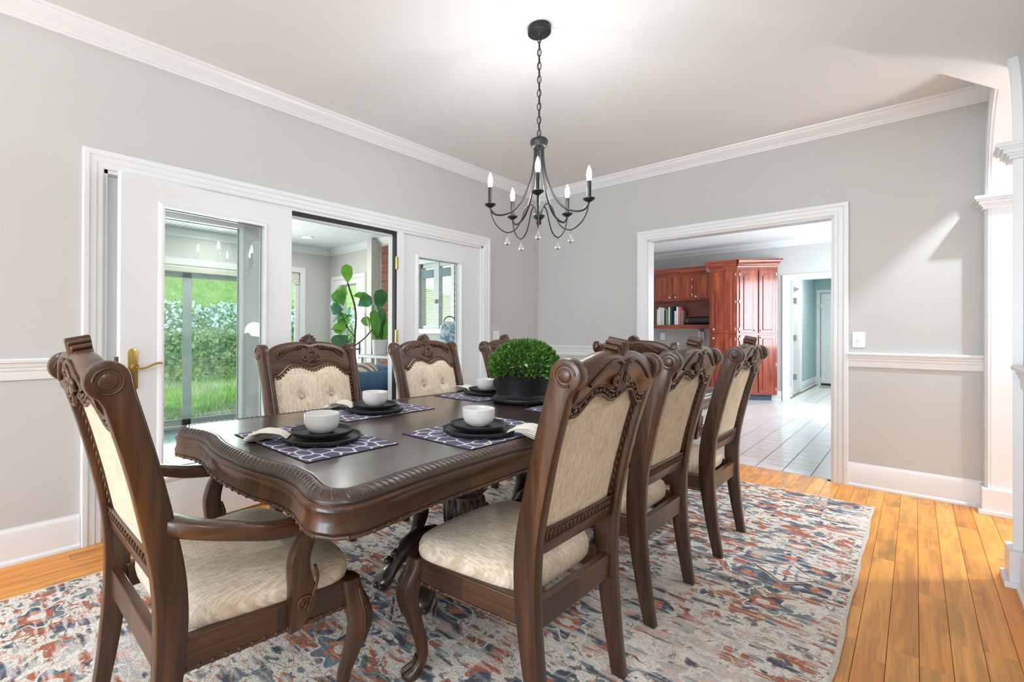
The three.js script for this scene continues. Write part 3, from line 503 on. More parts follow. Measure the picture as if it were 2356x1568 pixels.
dup(chairP, [1.24, 0.012, 1.82], Math.PI / 2, 'carved dining chair half hidden behind the boxwood planter');
const armP = makeChair('armchair', 'carved wooden dining armchair with scrolled arms at the near end of table', true);
armP.position.set(1.632, 0.012, 4.245); armP.rotation.y = Math.PI; armP.userData.group = 'armchairs at the table ends';
dup(armP, [1.63, 0.012, 0.835], 0, 'carved dining armchair at the far table end, mostly hidden behind other chairs');

// ------------------------------------------------------------------ double pedestal dining table
const TC = [1.615, 2.6];
{
  const t = thing('dining_table', 'long dark wooden dining table with scalloped carved edge set for a meal', 'table', [TC[0], 0, TC[1]]);
  // outline of the flat top (inner line of the carved border), one quarter mirrored
  const q = []; // from the middle of the near end to the middle of the long side
  const pts = [[0, 1.578], [0.1, 1.576], [0.19, 1.565], [0.26, 1.551], [0.33, 1.546], [0.4, 1.552], [0.46, 1.568], [0.5, 1.576], [0.533, 1.569], [0.55, 1.545], [0.552, 1.51], [0.547, 1.45], [0.536, 1.37], [0.527, 1.25], [0.522, 1.05], [0.52, 0.7], [0.522, 0.35], [0.524, 0]];
  const cv = new THREE.CatmullRomCurve3(pts.map(([x, z]) => new THREE.Vector3(x, 0, z)), false, 'centripetal'); for (let i = 0; i <= 90; i++) { const p = cv.getPoint(i / 90); q.push([p.x, p.z]); }
  const right = [...q.slice().reverse().map(([x, z]) => [x, z]), ...q.slice(1).map(([x, z]) => [-x, z])];   // side middle -> near end -> other side middle
  const out = [...right, ...right.slice(1, -1).map(([x, z]) => [-x, -z])];
  // even spacing so that the carving keeps its pitch
  const even = []; { let L = 0; const cum = [0]; for (let i = 1; i <= out.length; i++) { const a = out[i - 1], b = out[i % out.length]; L += Math.hypot(a[0] - b[0], a[1] - b[1]); cum.push(L); } const n = Math.round(L / 0.0215); for (let k = 0, i = 1; k < n; k++) { const s = k / n * L; while (cum[i] < s) i++; const a = out[i - 1], b = out[i % out.length], u = (s - cum[i - 1]) / (cum[i] - cum[i - 1]); even.push([a[0] + (b[0] - a[0]) * u, a[1] + (b[1] - a[1]) * u]); } }
  const sgn = (() => { let A = 0; for (let i = 0; i < even.length; i++) { const a = even[i], b = even[(i + 1) % even.length]; A += a[0] * b[1] - b[0] * a[1]; } return A > 0 ? 1 : -1; })();
  const prof = (list) => list.map(([o, y]) => [o * sgn, y]);
  part('table_top', uvm(extrude(poly(even.map(([x, z]) => [x, -z])), 0.03).rotateX(-Math.PI / 2).translate(0, 0.74, 0), 'z'), mats.tableTop, t);
  const bo = part('border', uvm(sweep(even, prof([[-0.004, 0.76], [0.001, 0.7645], [0.005, 0.771], [0.012, 0.772], [0.03, 0.766], [0.044, 0.753], [0.046, 0.748], [0.041, 0.745], [0.041, 0.74]]), true, xz, 0.7), 'z'), mats.woodDark, t);
  const gad = []; even.forEach((p, i) => { const b = even[(i + 1) % even.length], d = [b[0] - p[0], b[1] - p[1]], l = Math.hypot(...d), n = [d[1] / l * sgn, -d[0] / l * sgn], a = Math.atan2(n[0], n[1]); gad.push(new THREE.SphereGeometry(1, 7, 5).scale(0.0075, 0.0075, 0.0205).rotateX(0.5).rotateY(a + 0.5).translate(p[0] + n[0] * 0.026, 0.7625, p[1] + n[1] * 0.026)); });
  stuff(part('gadroon_carving', uvm(merge(gad), 'z'), mats.woodDark, bo));
  const ap = part('apron', uvm(sweep(even, prof([[0.0, 0.741], [0.043, 0.741], [0.049, 0.735], [0.0505, 0.728], [0.045, 0.718], [0.046, 0.7], [0.05, 0.69], [0.052, 0.68], [0.048, 0.672], [0.0, 0.672]]), true, xz, 0.6), 'z'), mats.wood, t);
  const dent = [sweep(even, prof([[0.04, 0.674], [0.05, 0.672], [0.052, 0.668], [0.05, 0.663], [0.038, 0.661], [0.0, 0.661]]), true, xz, 0.8)]; even.forEach((p, i) => { if (i % 2) return; const b = even[(i + 1) % even.length], d = [b[0] - p[0], b[1] - p[1]], l = Math.hypot(...d), n = [d[1] / l * sgn, -d[0] / l * sgn]; dent.push(ell(p[0] + n[0] * 0.05, 0.6675, p[1] + n[1] * 0.05, 0.0062, 0.0068, 0.0062, [0, 0, 0], 6, 4)); });
  part('beaded_edge', uvm(merge(dent), 'z'), mats.wood, ap);
  part('under_frame', uvm(merge([span(-0.42, -0.38, 0.6, 0.74, -1.3, 1.3), span(0.38, 0.42, 0.6, 0.74, -1.3, 1.3)]), 'z'), mats.woodDark, t);
  for (const s of [1, -1]) {
    const z = s > 0 ? 0.5 : -0.42;
    const col = part('pedestal', uvm(lathe([[0, 0.69], [0.2, 0.69], [0.2, 0.66], [0.13, 0.65], [0.12, 0.6], [0.1, 0.56], [0.095, 0.52], [0.12, 0.5], [0.138, 0.485], [0.138, 0.462], [0.12, 0.45], [0.125, 0.435], [0.145, 0.42], [0.148, 0.405], [0.125, 0.39], [0.118, 0.375], [0.13, 0.33], [0.13, 0.28], [0.115, 0.22], [0.11, 0.19], [0.14, 0.18], [0.14, 0.13], [0, 0.12]].map(([r, y]) => [r * 0.74, y]), 40).translate(0, 0, z)), M([0.035, 0.02, 0.015], 0.3, { clearcoat: 0.5 }), t);
    const ribs = []; for (let k = 0; k < 14; k++) { const a = k / 14 * 2 * Math.PI; ribs.push(ell(Math.cos(a) * 0.092, 0.3, z + Math.sin(a) * 0.092, 0.014, 0.07, 0.014, [0, 0, 0], 8, 6)); } part('fluting', uvm(merge(ribs)), col.material, col);
    for (const a of [0.3, -0.3, Math.PI - 0.3, Math.PI + 0.3]) {
      const cl = [[0.05, 0.15, 0.05, 0.05], [0.16, 0.19, 0.045, 0.055], [0.26, 0.19, 0.045, 0.055], [0.33, 0.155, 0.045, 0.05], [0.37, 0.105, 0.045, 0.045], [0.395, 0.06, 0.045, 0.042], [0.42, 0.045, 0.042, 0.04], [0.445, 0.036, 0.03, 0.026]];
      const foot = part('foot', uvm(loft(cl.map(([d, y, w, h]) => { const r = []; for (let j = 0; j < 14; j++) { const b = j / 14 * 2 * Math.PI; r.push([Math.cos(b) * w, y + Math.sin(b) * h, d]); } return r; }), 1.1).rotateY(a).translate(0, 0.012, z)), col.material, t);
      for (const k of [-1, 0, 1]) part('claw', uvm(ell(k * 0.026, 0.032, 0.435 - 0.012 * Math.abs(k), 0.014, 0.02, 0.03, [0, k * 0.25, 0], 8, 6).rotateY(a).translate(0, 0.012, z)), col.material, foot); const claws = []; for (let k = 0; k < 5; k++) claws.push(ell(0, 0.235 - k * 0.026, 0.25 + k * 0.034 + (k > 2 ? 0.01 : 0), 0.02, 0.014, 0.02, [0.6, 0, 0], 8, 6));
      part('ridge_carving', uvm(merge(claws).rotateY(a).translate(0, 0.012, z)), col.material, foot);
    }
  }
}
// ------------------------------------------------------------------ place settings
const TY = 0.7703;
const matTex = (() => {
  const W = 640, H = 440, r = rng(77), pts = []; for (let j = -1; j < 8; j++) for (let i = -1; i < 11; i++) pts.push([(i + 0.5 + (j & 1) * 0.5 + (r() - 0.5) * 0.62) / 9 * W, (j + 0.5 + (r() - 0.5) * 0.62) / 6.2 * H]);
  const ov = [[0.17, 0.28], [0.5, 0.62], [0.83, 0.3], [0.2, 0.86], [0.8, 0.86], [0.5, 0.08]].map(([u, v]) => [u * W, v * H]);
  return tex(W, H, (u, v, x, y) => {
    let a = 1e9, b = 1e9; for (const p of pts) { const d = Math.hypot(x - p[0], y - p[1]); if (d < a) { b = a; a = d; } else if (d < b) b = d; }
    let line = b - a < 9; for (const o of ov) { const e = Math.hypot((x - o[0]) / 44, (y - o[1]) / 30); if (e < 1) line = false; if (Math.abs(e - 1) < 0.13) line = true; }
    const n = 0.88 + 0.24 * vn(x * 0.7, y * 0.7, 9); const edge = Math.min(x, y, W - x, H - y) < 4;
    return (edge ? [58, 56, 74] : line ? [214, 212, 216] : [88, 86, 112]).map((c) => c * n);
  });
})();
const matMat = M('#ffffff', 0.9, { map: matTex }), matEdge = mats.linen;
const matGeo = (() => { const g = clean(rbox(0.53, 0.003, 0.345, 0.0014, 0, 0.0015, 0)), p = g.attributes.position, uv = g.attributes.uv; for (let i = 0; i < p.count; i++) uv.setXY(i, p.getX(i) / 0.53 + 0.5, p.getZ(i) / 0.345 + 0.5); return g; })();
const plateGeo = (r) => lathe([[0, 0.003], [r * 0.62, 0.003], [r * 0.64, 0], [r * 0.68, 0], [r * 0.72, 0.003], [r * 0.93, 0.0055], [r * 0.985, 0.01], [r, 0.018], [r * 0.998, 0.0205], [r * 0.975, 0.0205], [r * 0.965, 0.017], [r * 0.94, 0.0115], [r * 0.9, 0.0095], [0, 0.0085]], 56);
const bowlGeo = lathe([[0, 0.004], [0.03, 0.004], [0.032, 0], [0.036, 0], [0.046, 0.008], [0.056, 0.02], [0.0605, 0.036], [0.0615, 0.064], [0.06, 0.0665], [0.0575, 0.0645], [0.0568, 0.04], [0.052, 0.024], [0.04, 0.011], [0, 0.0085]], 48);
const dinnerGeo = plateGeo(0.136), saladGeo = plateGeo(0.107);
// a napkin held between the two plates, draped over the rim and fanned out in layers; local +z runs outwards from the plate centre
function napkinGeo(seed) {
  const r = rng(seed), out = [], ph = r() * 6, layers = 5;
  for (let k = 0; k < layers; k++) {
    const rings = [], n = 22, end = 0.262 - k * 0.011 + 0.006 * r(), turn = (k - 2) * 0.09 + (r() - 0.5) * 0.06, wide = 0.05 + 0.004 * r();
    for (let i = 0; i <= 20; i++) {
      const u = i / 20, d = 0.112 + (end - 0.112) * u, w = 0.032 + (wide - 0.032) * sst(0.1, 0.6, u), over = sst(0.112, 0.142, d), fall = sst(0.142, 0.235, d), y0 = 0.0162 + 0.0125 * over - 0.02 * fall + k * (0.0006 + 0.0052 * sst(0.13, 0.2, d)), ring_ = [];
      for (let j = 0; j < n; j++) { const a = j / n * 2 * Math.PI, c = Math.cos(a), s = Math.sin(a), x = Math.sign(c) * Math.abs(c) ** 0.45 * w, ripple = (0.0045 * Math.sin(x * 95 + ph + k * 0.5) + 0.003 * Math.sin(x * 40 + ph)) * sst(0.13, 0.22, d); ring_.push([x + turn * (d - 0.13), Math.max(0.0042 + k * 0.003, y0 + ripple) + 0.0013 * Math.sign(s) * Math.abs(s) ** 0.5, d + 0.007 * Math.sin(x * 50 + ph + k) * u * u]); }
      rings.push(ring_);
    }
    out.push(loft(rings, 1.1));
  }
  return merge(out);
}
const SETTINGS = [ // mat centre, turn, plate centre, napkin place and turn, words
  [[1.64, 3.935], 0, [1.683, 3.925], [-0.66, 0.75], 0, 'at the near end of the table'],
  [[1.283, 3.41], Math.PI / 2, [1.325, 3.42], [-0.88, 0.42], 0, 'before the chair by the open doorway'],
  [[1.962, 3.385], Math.PI / 2, [1.985, 3.437], [0.82, -0.42], 0, 'before the front chair seen from behind'],
  [[1.283, 2.55], Math.PI / 2, [1.29, 2.545], [-0.98, -0.1], 0, 'before the chair by the fixed glass panel'],
  [[1.95, 2.585], Math.PI / 2, [1.96, 2.6], [0.8, -0.5], 0, 'between the planter and the middle rear-view chair'],
  [[1.95, 1.76], Math.PI / 2, [1.945, 1.745], [0.8, -0.5], 0, 'before the chair nearest the kitchen tiles'],
  [[1.283, 1.72], Math.PI / 2, [1.29, 1.72], [-0.95, 0.3], 0, 'behind the planter, before the half hidden chair'],
  [[1.62, 1.26], 0, [1.62, 1.27], [0.7, -0.6], 0, 'at the far end of the table'],
];
SETTINGS.forEach(([m, turn, p, nk, na, words], i) => {
  single('placemat', 'purple placemat with white crackle pattern ' + words, 'placemat', matGeo, matMat, [m[0], TY, m[1]], turn, 'placemats on the dining table');
  single('dinner_plate', 'larger black dinner plate ' + words, 'plate', dinnerGeo, mats.plate, [p[0], TY + 0.0032, p[1]], 0, 'black plates on the dining table');
  single('salad_plate', 'smaller black plate stacked ' + words, 'plate', saladGeo, mats.plate, [p[0], TY + 0.0225, p[1]], 0, 'black plates on the dining table');
  single('bowl', 'small white bowl on black plates ' + words, 'bowl', bowlGeo, mats.ceramic, [p[0], TY + 0.0316, p[1]], 0, 'white bowls on the dining table');
  single('napkin', 'folded cream cloth napkin ' + words, 'napkin', napkinGeo(500 + i), mats.linen, [p[0], TY, p[1]], Math.atan2(nk[0], nk[1]), 'cream napkins on the dining table');
});
// ------------------------------------------------------------------ boxwood in an oval metal planter
{
  const t = thing('boxwood_planter', 'round clipped boxwood in an oval black metal planter at the table centre', 'plant', [1.61, TY, 2.6]);
  const iron = M([0.035, 0.037, 0.041], 0.42, { metalness: 0.6, bumpMap: wallBump, bumpScale: 0.002 });
  const lv = [[0.008, 0.15, 0.2], [0.0, 0.152, 0.202], [0.012, 0.158, 0.208], [0.02, 0.155, 0.205], [0.028, 0.142, 0.19], [0.036, 0.136, 0.184], [0.15, 0.146, 0.194], [0.158, 0.152, 0.2], [0.168, 0.152, 0.2], [0.168, 0.142, 0.19], [0.15, 0.138, 0.186]];
  const pot = part('planter', loft(lv.map(([y, a, b]) => ring(0, y + 0.008, 0, a * 0.93, b * 0.93, 2.5, 56)), 0.6, false), iron, t);
  part('soil', cyl(0.12, 0.12, 0.01, 0, 0.155, 0, 24).scale(1.05, 1, 1.4), M([0.03, 0.02, 0.012], 0.95), t);
  for (const [x, z] of [[-0.1, 0.13], [0.1, 0.13], [-0.1, -0.13], [0.1, -0.13]]) part('foot', ell(x, 0.006, z, 0.014, 0.006, 0.014), iron, pot);
  for (const s of [1, -1]) { const g = [new THREE.TorusGeometry(0.022, 0.0055, 8, 20)]; for (let k = 0; k < 7; k++) { const a = k / 7 * 6.28; g.push(ell(Math.cos(a) * 0.013, Math.sin(a) * 0.013, 0.004, 0.009, 0.009, 0.008)); } g.push(ell(0, 0, 0.008, 0.007, 0.007, 0.007), ell(0, 0.028, 0, 0.014, 0.008, 0.006)); part('rosette', merge(g).rotateY(s > 0 ? -0.62 : -0.62 + Math.PI).translate(s * -0.094, 0.105, s * 0.137), iron, pot); }
  const lf = new THREE.BufferGeometry(); lf.setAttribute('position', new THREE.Float32BufferAttribute([0, 0, 0, -0.0065, 0.011, 0.0015, 0, 0.013, -0.001, 0.0065, 0.011, 0.0015, 0, 0.024, 0.002], 3)); lf.setIndex([0, 1, 2, 0, 2, 3, 1, 4, 2, 2, 4, 3]); lf.computeVertexNormals();
  const N = 3600, leaves = new THREE.InstancedMesh(lf, M('#ffffff', 0.45, { transmission: 0.15, thickness: 0 }), N), r = rng(91), mx = new THREE.Matrix4(), q = new THREE.Quaternion(), up = new THREE.Vector3(0, 1, 0);
  for (let i = 0; i < N; i++) { const a = r() * 6.283, v = Math.acos(1 - 1.32 * r()), k = 0.82 + 0.2 * Math.sqrt(r()), d = new THREE.Vector3(Math.sin(v) * Math.cos(a), Math.cos(v), Math.sin(v) * Math.sin(a)), p = new THREE.Vector3(d.x * 0.165 * k, 0.195 + d.y * 0.135 * k, d.z * 0.2 * k), o = d.clone().add(new THREE.Vector3(r() - 0.5, r() - 0.3, r() - 0.5).multiplyScalar(1.3)).normalize(); q.setFromUnitVectors(up, o).multiply(new THREE.Quaternion().setFromAxisAngle(up, r() * 6.28)); const s = 0.8 + r() * 0.6; mx.compose(p, q, new THREE.Vector3(s, s, s)); leaves.setMatrixAt(i, mx); const g = r(); leaves.setColorAt(i, new THREE.Color().setRGB(0.05 + 0.09 * g, 0.15 + 0.2 * g, 0.015 + 0.03 * g)); }
  leaves.name = 'foliage'; leaves.userData.kind = 'stuff'; leaves.castShadow = leaves.receiveShadow = true; t.add(leaves);
}
// ------------------------------------------------------------------ chandelier
{
  const cx = 1.716, cz = 2.624, t = thing('chandelier', 'black iron chandelier with five lit candle bulbs and glass drops', 'chandelier', [cx, 0, cz]);
  const cano = part('canopy', lathe([[0, 2.8], [0.06, 2.8], [0.062, 2.794], [0.062, 2.768], [0.057, 2.762], [0.012, 2.76], [0.01, 2.75], [0, 2.748]], 36), mats.iron, t);
  const link = (y, turn) => { const p = []; for (let i = 0; i < 18; i++) { const a = i / 18 * 2 * Math.PI; p.push([Math.cos(a) * 0.0095, y + Math.sin(a) * 0.021, 0]); } return tube(p, 0.0026, 36, 6, true).rotateY(turn); };
  for (let k = 0, y = 2.735; y > 2.2; k++, y -= 0.0365) part('chain_link', link(y, k % 2 ? 1.9 : 0.35), mats.iron, t);
  part('wire', tube([[0.003, 2.75, 0], [-0.002, 2.6, 0.003], [0.003, 2.4, -0.002], [0, 2.2, 0]], 0.002, 20, 5), mats.iron, t);
  part('hub', lathe([[0, 2.21], [0.012, 2.21], [0.016, 2.2], [0.04, 2.195], [0.047, 2.185], [0.047, 2.17], [0.04, 2.163], [0.043, 2.155], [0.035, 2.147], [0, 2.145]], 36), mats.iron, t);
  part('finial', lathe([[0, 1.8], [0.012, 1.8], [0.03, 1.788], [0.033, 1.778], [0.02, 1.764], [0.012, 1.755], [0.015, 1.745], [0.011, 1.735], [0, 1.733]], 24), mats.iron, t);
  const glassDrop = M([0.95, 0.99, 0.97], 0.02, { transmission: 1, thickness: 0.02, ior: 1.5 });
  const RR = 0.265;
  [-14, 58, 130, 202, 274].forEach((deg) => {
    const a = deg * Math.PI / 180, pol = (r, y) => [Math.cos(a) * r, y, Math.sin(a) * r];
    const arm = part('arm', tube([[0.022, 2.15], [0.026, 2.07], [0.045, 1.97], [0.085, 1.875], [0.14, 1.808], [0.195, 1.783], [0.24, 1.785], [0.262, 1.81], [RR, 1.828]].map(([r, y]) => pol(r, y)), 0.0058, 44, 8), mats.iron, t);
    part('scroll_wire', tube([[0.012, 1.78], [0.022, 1.82], [0.045, 1.842], [0.07, 1.822], [0.092, 1.765], [0.125, 1.708], [0.172, 1.688], [0.22, 1.715], [0.252, 1.765], [RR, 1.825]].map(([r, y]) => pol(r, y)), 0.0036, 48, 6), mats.iron, arm);
    const candle = part('candle_sleeve', lathe([[0, 1.862], [0.011, 1.862], [0.011, 1.952], [0, 1.952]], 18).translate(...pol(RR, -0.025)), mats.iron, t);
    part('drip_pan', lathe([[0.006, 1.842], [0.012, 1.846], [0.026, 1.855], [0.031, 1.861], [0.03, 1.863], [0.012, 1.86], [0, 1.86]], 28).translate(...pol(RR, -0.025)), mats.iron, candle);
    part('bulb', lathe([[0, 1.95], [0.009, 1.952], [0.0115, 1.965], [0.0135, 1.982], [0.012, 2.0], [0.007, 2.018], [0.002, 2.03], [0, 2.032]], 18).translate(...pol(RR, -0.025)), M([1, 0.97, 0.92], 0.4, { emissive: new THREE.Color().setRGB(1, 0.95, 0.88), emissiveIntensity: 9 }), t);
    const drop = part('glass_drop', merge([lathe([[0, 0.05], [0.003, 0.048], [0.005, 0.036], [0.01, 0.026], [0.0145, 0.014], [0.013, 0.004], [0.006, -0.002], [0, -0.003]], 14)]).translate(...pol(0.172, 1.622)), glassDrop, t);
    part('hook', tube([pol(0.172, 1.69), pol(0.175, 1.68), pol(0.172, 1.67)], 0.0012, 8, 5), mats.iron, drop);
    const p = pol(RR, 1.96); pointLight(0.28, [cx + p[0], p[1], cz + p[2]], [0.96, 0.98, 1], 0.7);
  });
}
// ------------------------------------------------------------------ unseen hall lamps, placed to light the back wall and the near chairs
function unseenHallLamp(pos, inten, drop, label) {
  const t = thing('unseen_hanging_lamp', label, 'lamp', pos);
  part('globe', new THREE.SphereGeometry(0.075, 24, 16), M([0.9, 0.88, 0.84], 0.5, { emissive: new THREE.Color().setRGB(1, 0.96, 0.9), emissiveIntensity: 5 }), t);
  part('rod', cyl(0.006, 0.006, drop - 0.07, 0, 0.07 + (drop - 0.07) / 2, 0, 8), mats.iron, t);
  pointLight(inten, pos, [0.88, 0.96, 1.06], 1.6);
}
unseenHallLamp([3.98, 3.05, 0.74], 7.6, 0.45, 'unseen white globe lamp in the hall, lights the back wall through the far arch');
unseenHallLamp([4.05, 2.4, 5.15], 2.6, 1.1, 'unseen white globe lamp in the hall beside the camera, lights the near chairs');

// ------------------------------------------------------------------ added fill uplights behind the camera, in place of bounced flash
function addedUplight(pos, inten, label) {
  const t = thing('added_floor_lamp', label, 'lamp', pos);
  part('base', lathe([[0, 0], [0.14, 0], [0.14, 0.012], [0.03, 0.03], [0.012, 0.05], [0, 0.05]], 32), mats.iron, t); part('pole', cyl(0.011, 0.011, 1.62, 0, 0.84, 0, 14), mats.iron, t);
  part('bowl', lathe([[0, 1.64], [0.05, 1.645], [0.13, 1.69], [0.17, 1.75], [0.166, 1.75], [0.127, 1.697], [0.048, 1.655], [0, 1.652]], 36), M([0.6, 0.58, 0.54], 0.5), t);
  part('bulb', ell(0, 1.72, 0, 0.03, 0.04, 0.03, [0, 0, 0], 16, 12), M([1, 1, 1], 0.5, { emissive: new THREE.Color().setRGB(1, 0.98, 0.95), emissiveIntensity: 8 }), t);
  pointLight(inten, [pos[0], pos[1] + 1.72, pos[2]], [0.88, 0.96, 1.06], 1.5);
}
addedUplight([3.1, 0, 6.3], 3.6, 'added black uplight behind the camera, fill for the soffit');
addedUplight([1.7, 0, 7.4], 4.2, 'added black uplight farther behind the camera, fill for the ceiling');
{ // added fill lamp on an added chest in the hall, brightens soffit and ceiling
  const c = thing('added_hall_chest', 'added small white chest that carries the fill lamp in the hall', 'chest', [4.75, 0, 0.2]); part('body', rbox(0.7, 0.78, 0.36, 0.008, 0, 0.43, 0), mats.trim, c); for (const k of [0, 1, 2]) { const d = part('drawer', rbox(0.62, 0.2, 0.02, 0.004, 0, 0.2 + k * 0.235, 0.185), mats.trim, c); part('knob', ell(0, 0.2 + k * 0.235, 0.205, 0.014, 0.014, 0.014), mats.brass, d); } for (const [x, z] of [[-0.3, -0.14], [0.3, -0.14], [-0.3, 0.14], [0.3, 0.14]]) part('leg', cyl(0.02, 0.025, 0.05, x, 0.025, z, 12), mats.trim, c);
  const t = thing('added_globe_lamp', 'added white globe lamp in the hall, fill for the soffit and ceiling', 'lamp', [4.72, 0.822, 0.2]); part('base', lathe([[0, 0], [0.07, 0], [0.07, 0.015], [0.02, 0.04], [0.014, 0.2], [0, 0.21]], 28), mats.brass, t); part('globe', new THREE.SphereGeometry(0.165, 28, 18).translate(0, 0.34, 0), M([0.9, 0.88, 0.84], 0.5, { emissive: new THREE.Color().setRGB(1, 0.97, 0.92), emissiveIntensity: 5 }), t);
  pointLight(2.2, [4.72, 1.162, 0.2], [0.9, 0.96, 1.04], 8);
}
// ------------------------------------------------------------------ kitchen shell
wall('wall_kitchen_back', -1.4, 3.55, -0.1, 2.85, [[1.62, 2.46, -0.08, 2.08]], -0.1, xyWall(-5.16, -1));
wall('wall_kitchen_left', -5.26, -0.1, -0.1, 2.85, [], -0.1, zyWall(-1.3, -1));
wall('wall_kitchen_right', -5.26, -0.03, -0.1, 2.85, [[-4.6, -2.7, 0.85, 2.3]], 0.1, zyWall(3.45, 1));
wall('wall_kitchen_front', -1.4, -0.0, -0.3, 2.9, [], -0.03, xyWall(-0.1, -1));
struct('ceiling_kitchen', span(-1.4, 3.55, 2.75, 2.87, -5.26, -0.12), mats.ceiling);
struct('trim_7', sweep([[3.45, -5.16], [-1.3, -5.16]], CROWN.map(([o, y]) => [o * 1.15, y - 0.05]), false, xz, 0.5), mats.trim);
{ const g = structGroup('unseen_window_4'); const s = poly([[-4.68, 0.76], [-2.62, 0.76], [-2.62, 2.38], [-4.68, 2.38]]); s.holes.push(rectPath(-4.56, -2.74, 0.89, 2.26)); struct('window_frame', zyWall(3.42, 1)(extrude(s, 0.03, 0.003)), mats.trim, g); struct('muntin', span(3.48, 3.51, 0.89, 2.26, -3.68, -3.62), mats.trim, g); struct('pane', span(3.494, 3.497, 0.89, 2.26, -4.56, -3.68), mats.clearGlass, g); struct('pane', span(3.494, 3.497, 0.89, 2.26, -3.62, -2.74), mats.clearGlass, g); }  // window out of view, placed to light the kitchen and the angled pantry
struct('trim_8', merge([sweep([[2.46, 0], [2.46, 2.08], [1.62, 2.08], [1.62, 0]], CASING.map(([o, w]) => [o * 0.85, w]), false, (u, v, w) => [u, v, -5.16 + w], 0.4), span(2.45, 2.461, 0, 2.08, -5.27, -5.16), span(1.619, 1.63, 0, 2.08, -5.27, -5.16), span(1.619, 2.461, 2.069, 2.081, -5.27, -5.16)]), mats.trim);
struct('baseboard_kitchen', sweep([[1.53, -5.16], [1.2, -5.16]], BASE, false, xz, 0.5), mats.trim);
// tile floor
{
  const f = structGroup('floor_kitchen'); struct('grout', span(-1.4, 3.55, -0.1, -0.004, -9.2, -0.062), M([0.22, 0.215, 0.2], 0.9), f);
  const S = 0.192, tm = [[0.74, 0.735, 0.72], [0.76, 0.755, 0.74], [0.72, 0.715, 0.7]].map((c) => M(c, 0.22, { clearcoat: 0.2 })), g = rbox(S - 0.006, 0.012, S - 0.006, 0.002, 0, -0.006, 0, 1);
  const rest = []; let n = 0;
  for (let j = 0; j < 47; j++) for (let i = -18; i < 7; i++) {
    const x = 2.163 + (i + 0.5) * S, z = -0.064 - (j + 0.5) * S; if (x < -1.3 || x > 3.4) continue; if (z < -5.2 && (x < 1.5 || x > 2.9)) continue;
    if (i >= -7 && i < 3 && j < 26) { const m = part('tile', g, tm[Math.floor(rr(0, 3))], f); m.position.set(x, 0, z); n++; } else rest.push(g.clone().translate(x, 0, z));
  }
  stuff(part('tiles', merge(rest), tm[0], f));
}
// hall beyond the kitchen: teal walls, white doors
const teal = M([0.46, 0.62, 0.64], 0.7, { bumpMap: wallBump, bumpScale: 0.0005 });
wall('wall_passage_left', -9.1, -5.26, -0.1, 2.6, [[-6.95, -6.15, -0.08, 2.05]], -0.1, zyWall(1.52, -1), teal);
wall('wall_passage_right', -9.1, -5.26, -0.1, 2.6, [], 0.1, zyWall(2.85, 1), teal);
wall('wall_passage_end', 1.4, 2.95, -0.1, 2.6, [], -0.1, xyWall(-9.0, -1), teal);
struct('ceiling_passage', span(0.2, 2.95, 2.5, 2.62, -9.1, -5.26), mats.ceiling);
wall('wall_side_room', -9.1, -5.26, -0.1, 2.6, [], -0.1, zyWall(0.3, -1), teal);
wall('wall_side_room_end', 0.2, 1.45, -0.1, 2.6, [], -0.1, xyWall(-9.0, -1), teal);
struct('floor_side_room', span(0.2, 1.5, -0.1, -0.001, -9.1, -5.26), M([0.7, 0.69, 0.67], 0.4));
struct('baseboard_passage', merge([sweep([[2.85, -9.0], [1.52, -9.0], [1.52, -7.05]], BASE, false, xz, 0.5), sweep([[1.52, -6.05], [1.52, -5.26]], BASE, false, xz, 0.5)]), mats.trim);
struct('trim_9', merge([sweep([[-6.15, 0], [-6.15, 2.05], [-6.95, 2.05], [-6.95, 0]], CASING.map(([o, w]) => [o, w]), false, (u, v, w) => [1.52 + w, v, u], 0.4), span(1.42, 1.522, 0, 2.05, -6.96, -6.94), span(1.42, 1.522, 0, 2.05, -6.16, -6.14)]), mats.trim);
{ // white door leaf swung open into the passage, steel hinges on its edge
  const d = structGroup('door_2'); const z = -6.93, s = poly([[0, 0.01], [0.74, 0.01], [0.74, 2.03], [0, 2.03]]); for (const [y0, y1] of [[0.15, 0.85], [1.0, 1.9]]) for (const [a, b] of [[0.1, 0.33], [0.41, 0.64]]) s.holes.push(rectPath(a, b, y0, y1));
  struct('door_frame', extrude(s, 0.04, 0.003).rotateY(3.2).translate(1.41, 0, z), mats.trim, d);
  struct('door_panel', span(0.05, 0.7, 0.1, 1.95, 0.012, 0.026).rotateY(3.2).translate(1.41, 0, z), mats.trim, d);
  for (const y of [0.3, 1.08, 1.82]) struct('hinge', rspan(1.425, 1.485, y - 0.055, y + 0.055, z - 0.012, z - 0.002, 0.002), mats.chrome, d);
}
{
  const d = structGroup('door_3'); const s = poly([[1.64, 0.04], [2.44, 0.04], [2.44, 2.07], [1.64, 2.07]]); for (const [y0, y1] of [[0.2, 0.9], [1.05, 1.92]]) for (const [a, b] of [[1.74, 1.99], [2.08, 2.33]]) s.holes.push(rectPath(a, b, y0, y1));
  struct('door_frame', extrude(s, 0.04, 0.004).translate(0, 0, -8.99), mats.trim, d); struct('door_panel', span(1.7, 2.4, 0.1, 2.0, -8.985, -8.965), mats.trim, d);
  struct('sweep_strip', span(1.64, 2.44, 0.004, 0.045, -8.985, -8.94), mats.seal, d); struct('door_casing', sweep([[2.46, 0], [2.46, 2.09], [1.62, 2.09], [1.62, 0]], CASING.map(([o, w]) => [o * 0.7, w]), false, (u, v, w) => [u, v, -9.0 + w], 0.4), mats.trim, d);
  for (const y of [0.35, 1.08, 1.8]) struct('hinge', rspan(1.632, 1.65, y - 0.05, y + 0.05, -8.95, -8.94, 0.002), mats.chrome, d);
}
